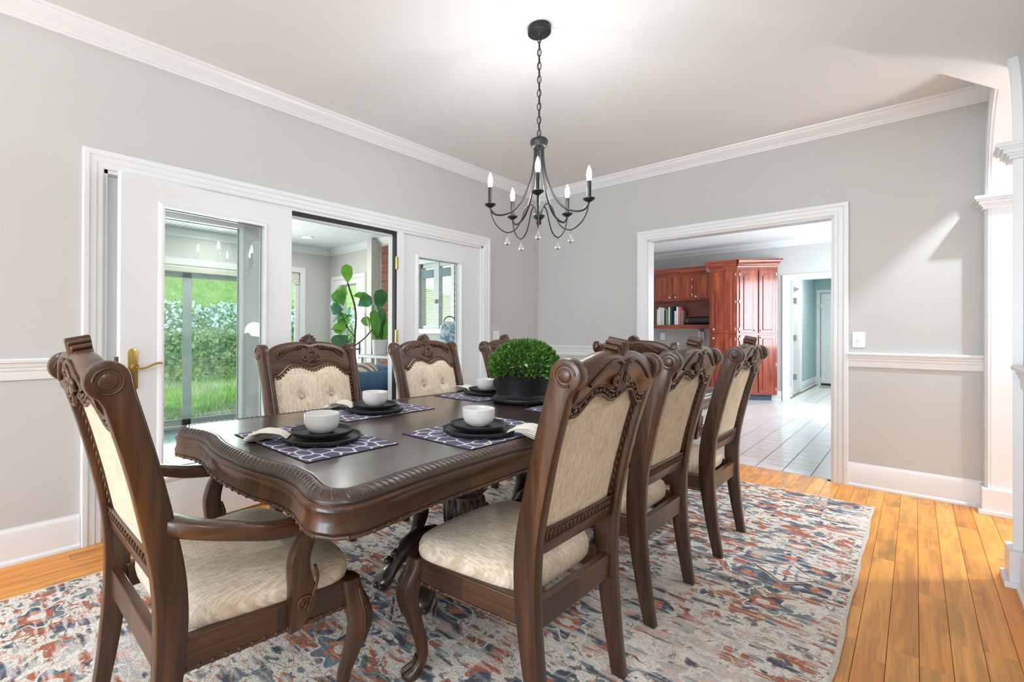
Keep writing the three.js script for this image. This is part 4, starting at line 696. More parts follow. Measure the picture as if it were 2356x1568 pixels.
single('door_mat', 'flat grey door mat before the far white door', 'mat', rbox(0.75, 0.01, 0.45, 0.004, 0, 0.005, 0), M([0.45, 0.44, 0.42], 0.95), [2.05, 0.0005, -8.55]);
// ------------------------------------------------------------------ cherry cabinets
function panelDoor(parent, w, h, arched, x, y, knob, hingeSide, z = 0) {
  const d = part('door', uvm(rbox(w, h, 0.02, 0.004, x, y, z + 0.01), 'y'), mats.cherry, parent), m = 0.058;
  const s = new THREE.Shape(), x0 = -w / 2 + m, x1 = w / 2 - m, y0 = -h / 2 + m, y1 = h / 2 - m; s.moveTo(x0, y0); s.lineTo(x1, y0);
  if (arched) { const k = Math.min(0.05, w * 0.14); s.lineTo(x1, y1 - k); s.bezierCurveTo(x1 - 0.02, y1 - k, x1 - 0.05, y1, 0, y1); s.bezierCurveTo(x0 + 0.05, y1, x0 + 0.02, y1 - k, x0, y1 - k); } else { s.lineTo(x1, y1); s.lineTo(x0, y1); } s.closePath();
  part('raised_panel', uvm(extrude(s, 0.016, 0.007, 2, 10).translate(x, y, z + 0.016), 'y'), mats.cherry, d);
  part('groove', merge([tube([[x0 - 0.004, y0, 0], [x1 + 0.004, y0, 0]].map(([a, b]) => [a + x, b + y, z + 0.021]), 0.003, 2, 5), tube([[x0, y0 - 0.004, 0], [x0, y1 - (arched ? 0.05 : 0), 0]].map(([a, b]) => [a + x, b + y, z + 0.021]), 0.003, 2, 5), tube([[x1, y0 - 0.004, 0], [x1, y1 - (arched ? 0.05 : 0), 0]].map(([a, b]) => [a + x, b + y, z + 0.021]), 0.003, 2, 5)]), mats.cherry, d);
  if (knob) part('knob', ell(x + knob[0], y + knob[1], z + 0.034, 0.015, 0.015, 0.014, [0, 0, 0], 14, 10), M([0.85, 0.8, 0.66], 0.25, { metalness: 0.4 }), d);
  if (hingeSide) for (const yy of [h / 2 - 0.07, 0, -h / 2 + 0.07]) part('hinge', rbox(0.012, 0.05, 0.014, 0.002, x + hingeSide * (w / 2 + 0.007), y + yy, z + 0.016), M([0.8, 0.74, 0.6], 0.3, { metalness: 0.7 }), d);
  return d;
}
const CROWNC = [[0, 0], [0.012, 0], [0.014, 0.02], [0.03, 0.03], [0.04, 0.055], [0.062, 0.075], [0.066, 0.095], [0.078, 0.1], [0.078, 0.115], [0, 0.115]];
{ // hutch: wall cabinet with three doors above an open shelf
  const t = thing('hutch_cabinet', 'cherry wall cabinet with arched doors above an open book shelf', 'cabinet', [0, 0, -4.85]), x0 = -1.25, x1 = 0.525;
  part('carcass', uvm(merge([span(x0, x1, 1.78, 2.28, -0.305, -0.001), span(x0, x1, 1.25, 1.32, -0.305, 0), span(x0, x1, 1.32, 1.78, -0.305, -0.29), span(x0, x0 + 0.02, 1.32, 1.78, -0.305, -0.005)]), 'x'), mats.cherry, t);
  part('crown_moulding', uvm(sweep([[x1 - 0.085, 0], [x0, 0]], CROWNC, false, (u, v, w) => [u, 2.28 + w, v], 0.5), 'x'), mats.cherry, t);
  for (const [a, b, k] of [[-0.83, -0.53, 1], [-0.495, -0.165, 1], [-0.125, 0.195, -1], [0.232, 0.515, -1]]) panelDoor(t, b - a, 0.43, true, (a + b) / 2, 2.025, [k * ((b - a) / 2 - 0.035), -0.18], -k);
}
{ // tall cherry cabinet
  const t = thing('pantry_cabinet', 'tall narrow cherry cabinet with orange gloss left of the angled pantry', 'cabinet', [0.743, 0, -4.71]), w = 0.434;
  part('carcass', uvm(span(-w / 2 + 0.002, w / 2 - 0.002, 0.1, 2.31, -0.44, 0)), mats.cherry, t); part('toe_kick', span(-w / 2, w / 2, 0, 0.1, -0.42, -0.06), M([0.03, 0.02, 0.015], 0.6), t);
  part('crown_moulding', uvm(sweep([[w / 2, 0], [-w / 2, 0], [-w / 2, -0.05]].map((p) => p), CROWNC.map(([o, y]) => [o, y * 1.15]), false, (u, v, q) => [u, 2.31 + q, v], 0.5), 'x'), mats.cherry, t);
  panelDoor(t, 0.36, 1.09, true, 0.01, 1.71, [-0.15, -0.48], 1); panelDoor(t, 0.36, 1.0, false, 0.01, 0.63, [-0.15, 0.44], 1);
}
{ // angled corner pantry
  const t = thing('pantry_cabinet', 'tall angled corner pantry with paired doors and pale bluish sheen', 'cabinet', [1.215, 0, -4.915], 0.677), w = 0.654;
  const s = poly([[-w / 2, 0], [w / 2, 0], [w / 2 - 0.1, 0.12], [-w / 2 + 0.16, 0.2]]); part('carcass', uvm(extrude(s, 2.21).rotateX(-Math.PI / 2).translate(0, 0.1, 0)), mats.cherry, t);
  part('toe_kick', span(-w / 2 + 0.06, w / 2 - 0.06, 0, 0.1, -0.12, -0.06), M([0.05, 0.08, 0.12], 0.5), t);
  part('crown_moulding', uvm(sweep([[w / 2 - 0.03, -0.01], [w / 2 - 0.03, 0], [-w / 2, 0]], CROWNC.map(([o, y]) => [o, y * 1.15]), false, (u, v, q) => [u, 2.31 + q, v], 0.5), 'x'), mats.cherry, t);
  for (const k of [-1, 1]) { panelDoor(t, 0.27, 1.09, true, k * 0.155, 1.71, [-k * 0.105, -0.5], k); panelDoor(t, 0.27, 1.0, false, k * 0.155, 0.63, [-k * 0.105, 0.46], k); }
}
{ // desk below the hutch
  const t = thing('kitchen_desk', 'cherry drawer desk under the wall cabinet behind the chairs', 'desk', [0.0, 0, -4.72]);
  part('worktop', rbox(1.76, 0.04, 0.44, 0.006, -0.36, 0.76, -0.218), M([0.72, 0.7, 0.66], 0.35), t);
  part('carcass', uvm(span(0.13, 0.522, 0.08, 0.74, -0.43, -0.001)), mats.cherry, t);
  for (let k = 0; k < 4; k++) { const d = part('drawer', uvm(rbox(0.37, 0.145, 0.02, 0.004, 0.325, 0.655 - k * 0.158, 0.009), 'x'), mats.cherry, t); part('knob', ell(0.325, 0.655 - k * 0.158, 0.03, 0.014, 0.014, 0.013), M([0.85, 0.8, 0.66], 0.25, { metalness: 0.4 }), d); }
  part('side_panel', uvm(span(-1.24, -1.2, 0.0, 0.74, -0.43, -0.02)), mats.cherry, t);
}
// books on the open shelf
{
  const B = [[-0.44, 0.03, 0.31, '#e9e6df', 'tall white book, first on the shelf'], [-0.405, 0.034, 0.345, '#f1efe9', 'thick white book second on the shelf'], [-0.368, 0.026, 0.34, '#e4dcd8', 'pale book with grey spine on the shelf'], [-0.336, 0.03, 0.33, '#ded6e2', 'pale lilac book on the shelf'], [-0.302, 0.022, 0.28, '#3c3f3b', 'narrow dark book on the shelf'], [-0.268, 0.036, 0.3, '#6d9a5c', 'green book on the kitchen shelf'], [-0.226, 0.026, 0.345, '#eef0ee', 'white book between the green and teal books'], [-0.19, 0.034, 0.355, '#1f4a4f', 'dark teal book on the kitchen shelf'], [-0.15, 0.018, 0.36, '#2a2d45', 'thin navy book on the kitchen shelf'], [-0.115, 0.028, 0.27, '#efece6', 'short white book right of the navy book'], [-0.078, 0.034, 0.345, '#f3efea', 'white book left of the pink book'], [-0.036, 0.036, 0.34, '#d56a76', 'pink book on the kitchen shelf'], [0.004, 0.026, 0.28, '#8f8b86', 'grey book at the end of the row']];
  for (const [x, w, h, c, label] of B) { const b = thing('book', label, 'book', [x, 1.3205, -4.99], 0, 'books on the kitchen shelf'); part('cover', merge([rspan(-w / 2, w / 2, 0, h, 0.09, 0.094, 0.001), rspan(-w / 2, -w / 2 + 0.003, 0, h, -0.1, 0.092, 0.001), rspan(w / 2 - 0.003, w / 2, 0, h, -0.1, 0.092, 0.001)]), M(c, 0.5), b); part('pages', span(-w / 2 + 0.003, w / 2 - 0.003, 0.004, h - 0.006, -0.096, 0.089), M([0.78, 0.75, 0.68], 0.9), b); }
  const c = thing('speaker', 'black cylindrical speaker lying on the shelf beside the books', 'speaker', [0.27, 1.3205, -4.98]); part('body', merge([cyl(0.075, 0.075, 0.36, 0.02, 0.078, 0, 28, 'x'), cyl(0.078, 0.078, 0.02, 0.19, 0.078, 0, 28, 'x')]), mats.black, c); part('cap', merge([cyl(0.06, 0.05, 0.06, -0.18, 0.07, 0, 20, 'x'), ell(-0.21, 0.07, 0, 0.02, 0.04, 0.04)]), M([0.12, 0.12, 0.13], 0.4), c);
}
{ const t = thing('wall_phone', 'white wall phone under the cherry book shelf', 'phone', [0.28, 1.1, -5.155]); part('base', rbox(0.1, 0.19, 0.035, 0.01, 0, 0, 0.018), M([0.82, 0.82, 0.81], 0.4), t); part('handset', rbox(0.045, 0.2, 0.03, 0.012, -0.025, 0.01, 0.05), M([0.86, 0.86, 0.85], 0.4), t); part('display', rbox(0.07, 0.045, 0.01, 0.002, -0.002, 0.12, 0.02), M([0.2, 0.2, 0.2], 0.4), t); }
single('outlet_timer', 'small rounded white device plugged in under the shelf', 'device', rbox(0.1, 0.16, 0.05, 0.025, 0, 0, 0.026, 4), M([0.85, 0.85, 0.85], 0.35), [-0.43, 1.1, -5.159]);
function downlight(pos, inten, label, r = 0.075) {
  const t = thing('recessed_light', label, 'light', pos);
  part('trim_ring', lathe([[r, 0.0], [r + 0.022, -0.001], [r + 0.02, -0.006], [r, -0.004], [r, 0]], 28), mats.trim, t);
  part('lens', cyl(r, r, 0.004, 0, -0.003, 0, 28), M([1, 1, 1], 0.5, { emissive: new THREE.Color().setRGB(1, 0.98, 0.95), emissiveIntensity: 6 }), t);
  areaLight(r * 1.8, r * 1.8, inten, [pos[0], pos[1] - 0.012, pos[2]], [pos[0], pos[1] - 1, pos[2] + 0.001], [1, 0.98, 0.95]);
}
downlight([0.752, 2.749, -3.72], 55, 'recessed kitchen ceiling light just above the doorway casing');
downlight([2.3, 2.749, -2.0], 55, 'unseen recessed ceiling light that brightens the kitchen');  // lamp out of view, placed to light the kitchen
downlight([2.2, 2.499, -6.6], 330, 'unseen round ceiling light that brightens the teal passage', 0.09);  // not in view, lights the passage walls and doors
downlight([0.9, 2.499, -7.2], 250, 'unseen ceiling light that brightens the teal side room', 0.09);  // unseen source for the room behind the passage wall
// ------------------------------------------------------------------ sunroom shell
const SF = -0.12, SX = -3.65;
wall('wall_sunroom_far', 0.44, 6.3, -0.4, 2.7, [[1.92, 3.98, SF, 2.03], [1.1, 1.75, 0.75, 2.08]], -0.14, zyWall(SX, -1));
wall('wall_sunroom_side', -3.79, -0.14, -0.4, 2.7, [[-3.34, -2.86, 0.25, 1.9], [-1.475, -0.881, 1.2, 2.05]], -0.12, xyWall(0.56, -1));
wall('wall_sunroom_front', -3.79, -0.14, -0.4, 2.7, [[-2.8, -1.0, 0.5, 2.1]], 0.12, xyWall(6.2, 1));
wall('wall_sunroom_inner', 0.44, 6.3, -0.4, 2.7, [[1.03, 4.28, -0.3, 2.045]], -0.02, zyWall(-0.14, -1));
struct('ceiling_sunroom', span(-3.79, -0.14, 2.512, 2.7, 0.44, 6.3), mats.ceiling);
{ const g = []; for (let z = 0.56; z < 6.18; z += 0.06) g.push(rbox(3.48, 0.012, 0.055, 0.005, -1.9, 2.507, z + 0.03, 1)); const b = struct('ceiling_beadboard', merge(g), M([0.80, 0.82, 0.83], 0.5)); b.userData.kind = 'structure'; }
struct('trim_10', sweep([[-0.16, 0.56], [-3.65, 0.56], [-3.65, 6.2]], CROWN.map(([o, y]) => [o, y - 0.3]), false, xz, 0.5), mats.trim);
{ const f = structGroup('floor_sunroom'); struct('grout', span(-3.79, -0.13, -0.4, SF - 0.004, 0.44, 6.3), M([0.1, 0.11, 0.12], 0.8), f); const g = rbox(0.4, 0.02, 0.4, 0.003, 0, SF - 0.01, 0, 1), tm = [0, 1, 2].map((k) => M([0.055 + k * 0.01, 0.085 + k * 0.01, 0.1 + k * 0.01], 0.16, { clearcoat: 0.4, bumpMap: wallBump, bumpScale: 0.001 })); for (let i = 0; i < 9; i++) for (let j = 0; j < 14; j++) { const m = part('tile', g, tm[(i * 3 + j * 5 + (i * j) % 2) % 3], f); m.position.set(-3.43 + i * 0.406, 0, 0.78 + j * 0.406); if (m.position.x > -0.36) m.visible = true; } }
// sliding glass door in the far wall
{
  const d = structGroup('door_4'), cream = M([0.72, 0.70, 0.64], 0.4), alu = M([0.42, 0.46, 0.46], 0.4);
  struct('slider_casing', sweep([[3.98, SF], [3.98, 2.03], [1.92, 2.03], [1.92, SF]], [[0, 0], [0, 0.015], [0.08, 0.02], [0.085, 0]], false, (u, v, w) => [SX + w, v, u], 0.4), mats.trim, d);
  struct('slider_frame', merge([span(SX - 0.1, SX, 1.94, 2.03, 1.92, 3.98), span(SX - 0.1, SX, SF, 1.94, 1.92, 1.97), span(SX - 0.1, SX, SF, 1.94, 3.93, 3.98), span(SX - 0.1, SX, SF, SF + 0.03, 1.92, 3.98)]), cream, d);
  for (const [a, b, x] of [[1.97, 2.78, SX - 0.04], [2.66, 3.93, SX - 0.08]]) { struct('sliding_sash', merge([span(x - 0.015, x + 0.015, SF + 0.03, 1.94, a, a + 0.065), span(x - 0.015, x + 0.015, SF + 0.03, 1.94, b - 0.1, b), span(x - 0.015, x + 0.015, 1.87, 1.94, a, b), span(x - 0.015, x + 0.015, SF + 0.03, SF + 0.11, a, b)]), alu, d); struct('pane', span(x - 0.002, x + 0.002, SF + 0.1, 1.88, a + 0.06, b - 0.09), mats.clearGlass, d); }
  struct('roller_shade', rspan(SX + 0.0, SX + 0.06, 1.93, 2.0, 1.96, 3.94, 0.01), M([0.66, 0.62, 0.54], 0.7), d);
}
{ const g = structGroup('window_5'); struct('window_casing', sweep([[1.75, 0.75], [1.75, 2.08], [1.1, 2.08], [1.1, 0.75]], [[0, 0], [0, 0.015], [0.08, 0.02], [0.085, 0]], true, (u, v, w) => [SX + w, v, u], 0.4), mats.trim, g); struct('pane', span(SX - 0.06, SX - 0.056, 0.75, 2.08, 1.1, 1.75), mats.clearGlass, g); struct('pleated_shade', merge(Array.from({ length: 5 }, (_, k) => rspan(SX - 0.04, SX - 0.01, 1.9 + k * 0.036, 1.932 + k * 0.036, 1.11, 1.74, 0.006))), M([0.8, 0.78, 0.72], 0.8), g); struct('window_bars', merge([span(SX - 0.075, SX - 0.035, 0.75, 2.08, 1.1, 1.16), span(SX - 0.075, SX - 0.035, 0.75, 2.08, 1.3, 1.34)]), mats.trim, g); }
// glazed white door and blinds in the side wall
{
  const d = structGroup('door_5'), s = poly([[-3.5, SF + 0.01], [-2.7, SF + 0.01], [-2.7, 1.98], [-3.5, 1.98]]); s.holes.push(rectPath(-3.34, -2.86, 0.25, 1.9));
  struct('door_frame', extrude(s, 0.035, 0.004).translate(0, 0, 0.56), mats.trim, d); struct('pane', span(-3.34, -2.86, 0.25, 1.9, 0.57, 0.574), mats.clearGlass, d);
  struct('door_casing', sweep([[-2.7, SF], [-2.7, 1.985], [-3.5, 1.985], [-3.5, SF]], [[0, 0], [0, 0.03], [0.06, 0.036], [0.066, 0]], false, (u, v, w) => [u, v, 0.56 + w], 0.4), mats.trim, d);
  const h = struct('door_handle', rspan(-2.775, -2.745, 0.75, 1.0, 0.594, 0.604, 0.004), mats.black, d); part('lever', merge([cyl(0.012, 0.012, 0.04, -2.76, 0.9, 0.62, 12, 'z'), rspan(-2.86, -2.72, 0.89, 0.91, 0.63, 0.645, 0.005)]), mats.black, h);
}
{
  const g = structGroup('window_6'), fr = M([0.7, 0.72, 0.72], 0.4); struct('window_casing', sweep([[-0.881, 1.2], [-0.881, 2.05], [-1.475, 2.05], [-1.475, 1.2]], [[0, 0], [0, 0.018], [0.06, 0.024], [0.064, 0]], true, (u, v, w) => [u, v, 0.56 + w], 0.4), mats.trim, g);
  struct('sash', merge([span(-1.475, -1.44, 1.2, 2.05, 0.48, 0.53), span(-0.915, -0.881, 1.2, 2.05, 0.48, 0.53), span(-1.225, -1.13, 1.2, 2.05, 0.47, 0.54), span(-1.475, -0.881, 2.0, 2.05, 0.48, 0.53), span(-1.475, -0.881, 1.2, 1.245, 0.48, 0.53)]), fr, g);
  struct('pane', span(-1.44, -1.225, 1.245, 2.0, 0.5, 0.503), mats.clearGlass, g); struct('pane', span(-1.13, -0.915, 1.245, 2.0, 0.5, 0.503), mats.clearGlass, g);
  struct('crank', merge([rbox(0.03, 0.05, 0.03, 0.004, -1.17, 1.55, 0.555)]), M([0.35, 0.36, 0.36], 0.4), g);
  const sl = rbox(0.21, 0.0025, 0.022, 0.001, 0, 0, 0, 1).rotateX(0.35), sm = M([0.72, 0.72, 0.69], 0.5); for (const x of [-1.332, -1.022]) for (let k = 0; k < 24; k++) { const m = part('slat', sl, sm, g); m.position.set(x, 1.27 + k * 0.0245, 0.53); }
  for (const x of [-1.332, -1.022]) struct('blind_stack', rspan(x - 0.105, x + 0.105, 1.86, 1.97, 0.52, 0.545, 0.004), M([0.17, 0.27, 0.32], 0.5), g);
}
// brick piers on either side of that window
{
  const p = structGroup('pier_brick'), mort = M([0.5, 0.48, 0.45], 0.9), bm = ['#7a4a3a', '#8c5a46', '#6b4336', '#94705c'].map((c) => M(c, 0.85, { bumpMap: wallBump, bumpScale: 0.003 })), bg = rbox(0.2, 0.057, 0.05, 0.003, 0, 0, 0, 1), bh = rbox(0.096, 0.057, 0.05, 0.003, 0, 0, 0, 1);
  for (const [x0, n] of [[-2.21, 3], [-0.79, 1]]) { struct('mortar', span(x0 - 0.01, x0 + n * 0.21 + 0.005, SF, 2.4, 0.561, 0.6), mort, p); for (let r = 0; r < 37; r++) for (let k = 0; k < n; k++) { const half = (r & 1) && n === 1; const y = SF + 0.034 + r * 0.0675; if (half) for (const s of [-1, 1]) { const m = part('brick', bh, bm[(r * 3 + s + 4) % 4], p); m.position.set(x0 + 0.1 + s * 0.052, y, 0.595); } else { const m = part('brick', bg, bm[(r * 2 + k * 3) % 4], p); m.position.set(x0 + 0.1 + k * 0.21 + ((r & 1) && n > 1 ? 0.0 : 0), y, 0.595); } } }
}
struct('column_wall', span(-2.42, -2.31, SF, 2.5, 0.56, 0.72), mats.wall);
for (const [x, z, l] of [[-2.959, 2.861, 'recessed sunroom ceiling light, nearest the door glass top'], [-3.218, 2.449, 'recessed sunroom ceiling light above the sliding door'], [-2.939, 1.394, 'recessed sunroom ceiling light left of the doorway view'], [-1.969, 1.407, 'recessed sunroom ceiling light just under the doorway head']]) downlight([x, 2.5, z], 60, l, 0.07);
// ------------------------------------------------------------------ sunroom furniture and plants
function violinLeaf(L, W, bend) { // fiddle-shaped leaf in the xy plane, stalk at the origin
  const n = 9, m = 4, pos = [], idx = []; for (let i = 0; i <= n; i++) { const v = i / n, w = W * (0.30 + 0.70 * sst(0.1, 0.62, v)) * Math.sqrt(Math.max(0, 1 - Math.pow((v - 0.58) / 0.42, 4) * (v > 0.58 ? 1 : 0.9))) * (v < 0.02 ? 0.1 : 1); for (let j = 0; j <= m; j++) { const u = -1 + 2 * j / m; pos.push(u * w, v * L, bend * v * v * L + 0.18 * w * Math.abs(u) + 0.012 * Math.sin(v * 12) * Math.abs(u)); } }
  for (let i = 0; i < n; i++) for (let j = 0; j < m; j++) { const a = i * (m + 1) + j, b = a + 1, c = a + m + 1, d = c + 1; idx.push(a, b, c, b, d, c); } const g = new THREE.BufferGeometry(); g.setAttribute('position', new THREE.Float32BufferAttribute(pos, 3)); g.setIndex(idx); g.computeVertexNormals(); return g;
}
const leafMats = [[0.13, 0.38, 0.04], [0.2, 0.52, 0.05], [0.05, 0.2, 0.06], [0.07, 0.26, 0.13]].map((c) => M(c, 0.4, { transmission: 0.25, thickness: 0, clearcoat: 0.25 }));
const leafG = [violinLeaf(0.2, 0.075, 0.2), violinLeaf(0.18, 0.065, -0.15), violinLeaf(0.2, 0.055, 0.35)];
{
  const b = [-1.19, SF, 1.79], t = thing('fiddle_leaf_fig', 'fiddle leaf fig tree with large bright green leaves in the sunroom', 'plant', b), bark = M([0.09, 0.06, 0.045], 0.85);
  const rel = (p) => [p[0] - b[0], p[1] - b[1], p[2] - b[2]];
  part('planter', lathe([[0, 0], [0.1, 0], [0.115, 0.02], [0.135, 0.34], [0.14, 0.36], [0.13, 0.36], [0.12, 0.32], [0, 0.32]], 32), M([0.5, 0.5, 0.48], 0.6), t);
  part('trunk', tube([[0, 0.3, 0], [-0.01, 0.62, 0], rel([-1.187, 1.003, 1.791]), rel([-1.177, 1.385, 1.783]), rel([-1.237, 1.69, 1.846])], 0.01, 30, 7), bark, t);
  part('branch', tube([rel([-1.187, 1.0, 1.791]), rel([-1.1, 1.1, 1.7]), rel([-1.02, 1.25, 1.63]), rel([-1.0, 1.36, 1.61])], 0.007, 18, 6), bark, t);
  part('branch', tube([rel([-1.185, 1.1, 1.79]), rel([-1.25, 1.24, 1.86]), rel([-1.29, 1.36, 1.89])], 0.006, 16, 6), bark, t);
  // leaf foot, direction the blade points, twist, size, shade
  const LV = [[[-1.237, 1.66, 1.846], [0, 1, 0], 0.0, 1.0, 1], [[-1.22, 1.56, 1.83], [-0.55, 0.25, 0.4], 0.2, 0.9, 1], [[-1.2, 1.55, 1.82], [0.5, 0.1, -0.5], 0.5, 0.8, 0], [[-1.24, 1.46, 1.86], [-0.7, 0.7, 0.5], 0.2, 0.85, 1], [[-1.25, 1.4, 1.86], [-0.8, 0.1, 0.7], -0.3, 0.95, 3], [[-1.26, 1.42, 1.87], [-0.25, 0.8, 0.3], 0.1, 0.9, 0], [[-1.17, 1.43, 1.78], [0.62, 0.5, -0.55], 0.3, 0.95, 3], [[-1.24, 1.38, 1.85], [-0.15, -0.7, 0.2], 0.1, 0.9, 1], [[-1.21, 1.33, 1.82], [-0.8, -0.1, 0.6], 0.9, 1.1, 2], [[-1.24, 1.28, 1.85], [-0.3, -0.6, 0.4], 0.2, 0.8, 1], [[-1.22, 1.2, 1.83], [-0.7, -0.25, 0.7], 1.2, 0.9, 3], [[-1.22, 1.13, 1.82], [-0.55, -0.6, 0.55], 0.2, 1.0, 2], [[-1.2, 1.05, 1.81], [-0.7, -0.15, 0.6], 0.4, 0.95, 2], [[-1.0, 1.36, 1.61], [0.1, 1, -0.1], 0.15, 1.15, 2], [[-1.06, 1.2, 1.66], [-0.2, 0.5, 0.3], 0.4, 0.7, 0]];
  const zc = new THREE.Vector3(0.72, -0.05, 0.7);
  for (const [f, d, tw, s, k] of LV) { const y = new THREE.Vector3(...d).normalize(), z = zc.clone().addScaledVector(y, -zc.dot(y)).normalize(), x = new THREE.Vector3().crossVectors(y, z), m = part('leaf', leafG[(k + Math.round(s * 10)) % 3], leafMats[k], t); m.quaternion.setFromRotationMatrix(new THREE.Matrix4().makeBasis(x, y, z)).multiply(new THREE.Quaternion().setFromAxisAngle(new THREE.Vector3(0, 1, 0), tw)); m.position.set(...rel(f)); m.scale.setScalar(s * 1.15); }
}
{
  const t = thing('console_table', 'white narrow console table carrying a potted plant behind the blue sofa', 'table', [-0.71, SF, 1.74]); part('top', rbox(0.6, 0.03, 0.26, 0.005, 0, 1.022, 0), M([0.6, 0.62, 0.62], 0.4), t); for (const [x, z] of [[-0.27, 0.1], [0.27, 0.1], [-0.27, -0.1], [0.27, -0.1]]) part('leg', rbox(0.035, 1.007, 0.035, 0.004, x, 0.5035, z), M([0.7, 0.71, 0.71], 0.4), t); part('lower_shelf', rbox(0.54, 0.02, 0.2, 0.003, 0, 0.3, 0), M([0.7, 0.71, 0.71], 0.4), t);
  const p = thing('potted_plant', 'leafy green plant with strap leaves in a pale grey pot', 'plant', [-0.753, 0.9175, 1.78]); part('pot', lathe([[0, 0], [0.062, 0], [0.068, 0.004], [0.078, 0.15], [0.079, 0.158], [0.072, 0.158], [0.068, 0.14], [0, 0.14]], 32), M([0.62, 0.63, 0.61], 0.55), p);
  const r = rng(8); for (let k = 0; k < 15; k++) { const a = k * 2.4, tilt = 0.3 + 0.75 * r(), g = violinLeaf(0.24 + 0.14 * r(), 0.042 + 0.014 * r(), 0.35), m = part('leaf', g, leafMats[[0, 1, 0, 2][k % 4]], p); m.position.set(0.02 * Math.cos(a), 0.13, 0.02 * Math.sin(a)); m.rotation.set(0, 0, 0); m.rotation.order = 'YXZ'; m.rotation.y = a; m.rotation.x = -tilt + 0.1; }
  const f = thing('picture_frame', 'small brown framed picture on the console beside the pot', 'picture', [-0.6, 0.9175, 1.7], 0.6); part('frame', rbox(0.09, 0.13, 0.012, 0.003, 0, 0.066, 0), M([0.2, 0.12, 0.08], 0.5), f); part('picture', rbox(0.066, 0.1, 0.004, 0.001, 0, 0.066, 0.006), M([0.6, 0.55, 0.5], 0.7), f);
}
{
  const blue = M([0.035, 0.10, 0.17], 0.75, { sheen: 0.5, sheenColor: new THREE.Color().setRGB(0.2, 0.35, 0.5) }), t = thing('sofa', 'dark blue sofa with rolled arms seen through the open doorway', 'sofa', [-0.625, SF, 2.34]);
  part('base', rbox(0.9, 0.3, 0.78, 0.04, 0, 0.2, 0), blue, t); part('seat_cushion', rbox(0.66, 0.16, 0.62, 0.05, 0, 0.42, 0.06, 4), blue, t); part('backrest', rbox(0.78, 0.6, 0.18, 0.07, 0, 0.66, -0.32, 4), blue, t);
  for (const s of [-1, 1]) { const a = part('arm', merge([rbox(0.13, 0.5, 0.72, 0.04, s * 0.355, 0.55, 0.0, 3), cyl(0.095, 0.095, 0.72, s * 0.355, 0.83, 0.0, 28, 'z')]), blue, t); part('piping', merge([new THREE.TorusGeometry(0.092, 0.007, 8, 32).translate(s * 0.355, 0.83, 0.362), tube([[s * 0.29, 0.8, 0.36], [s * 0.29, 0.5, 0.365], [s * 0.29, 0.3, 0.365]], 0.007, 10, 6)]), M([0.1, 0.22, 0.33], 0.6), a); }
  for (const [x, z] of [[-0.4, 0.33], [0.4, 0.33], [-0.4, -0.33], [0.4, -0.33]]) part('leg', cyl(0.02, 0.028, 0.05, x, 0.025, z, 12), mats.woodDark, t);
  const st = tex(128, 128, (u, v) => (Math.sin((u + 0.3 * v) * 90) > 0.1 ? [120, 108, 94] : [206, 196, 182])), pill = (w, h, d) => { const g = new THREE.SphereGeometry(1, 28, 20), p = g.attributes.position; for (let i = 0; i < p.count; i++) { const q = [p.getX(i), p.getY(i), p.getZ(i)]; p.setXYZ(i, Math.sign(q[0]) * Math.abs(q[0]) ** 0.55 * w, Math.sign(q[1]) * Math.abs(q[1]) ** 0.55 * h, q[2] * d * (1 - 0.35 * Math.abs(q[0] * q[1]))); } g.computeVertexNormals(); return g; };
  const c = single('throw_pillow', 'brown and cream striped knit pillow on the blue sofa', 'pillow', pill(0.19, 0.2, 0.075), M('#ffffff', 0.9, { map: st }), [-0.47, 0.66, 2.2], 0.65); c.rotation.z = 0.25;
  const c2 = single('throw_pillow', 'plain tan pillow behind the striped one on the blue sofa', 'pillow', pill(0.19, 0.19, 0.07), M([0.42, 0.33, 0.25], 0.9), [-0.78, 0.64, 2.2], 0.3); c2.rotation.z = 0.1;
}
{ // lantern-shaped lamp with a blue and white shade, on a tall stand behind the fixed panel
  const sh = tex(256, 256, (u, v) => { const n = fbm(u * 7, v * 6, 811, 4), k = fbm(u * 16, v * 14, 817, 3); return n > 0.56 ? [118, 156, 190] : k > 0.58 ? [150, 184, 208] : [228, 236, 238]; });
  const t = thing('table_lamp', 'lamp with blue and white painted shade and metal loop behind the glass panel', 'lamp', [-0.45, SF - 0.0, 1.05]);
  part('shade', loft([[0, 0.125], [0.004, 0.128], [0.3, 0.085], [0.305, 0.082]].map(([y, r]) => ring(0, 1.085 + y, 0, r, r, 3.2, 32, 0.79)), 0.5, false), M('#ffffff', 0.8, { map: scaleTex(sh, 2, 2.5), transmission: 0.2, thickness: 0 }), t);
  part('loop', new THREE.TorusGeometry(0.062, 0.006, 8, 28, Math.PI).rotateY(0.79).translate(0, 1.387, 0), mats.black, t); part('stem', cyl(0.012, 0.012, 0.28, 0, 1.25, 0, 12), mats.iron, t); part('lamp_body', lathe([[0, 0.8], [0.07, 0.8], [0.075, 0.83], [0.05, 0.88], [0.08, 0.98], [0.06, 1.08], [0.02, 1.13], [0, 1.13]], 28), M([0.12, 0.3, 0.42], 0.25), t);
  const tb = thing('side_table', 'small white side table under the painted lamp', 'table', [-0.45, SF, 1.05]); part('top', cyl(0.19, 0.19, 0.025, 0, 0.786, 0, 36), mats.trim, tb); part('stem', cyl(0.025, 0.02, 0.75, 0, 0.4, 0, 16), mats.trim, tb); part('foot', lathe([[0, 0], [0.15, 0], [0.15, 0.012], [0.03, 0.04], [0, 0.04]], 30), mats.trim, tb);
}
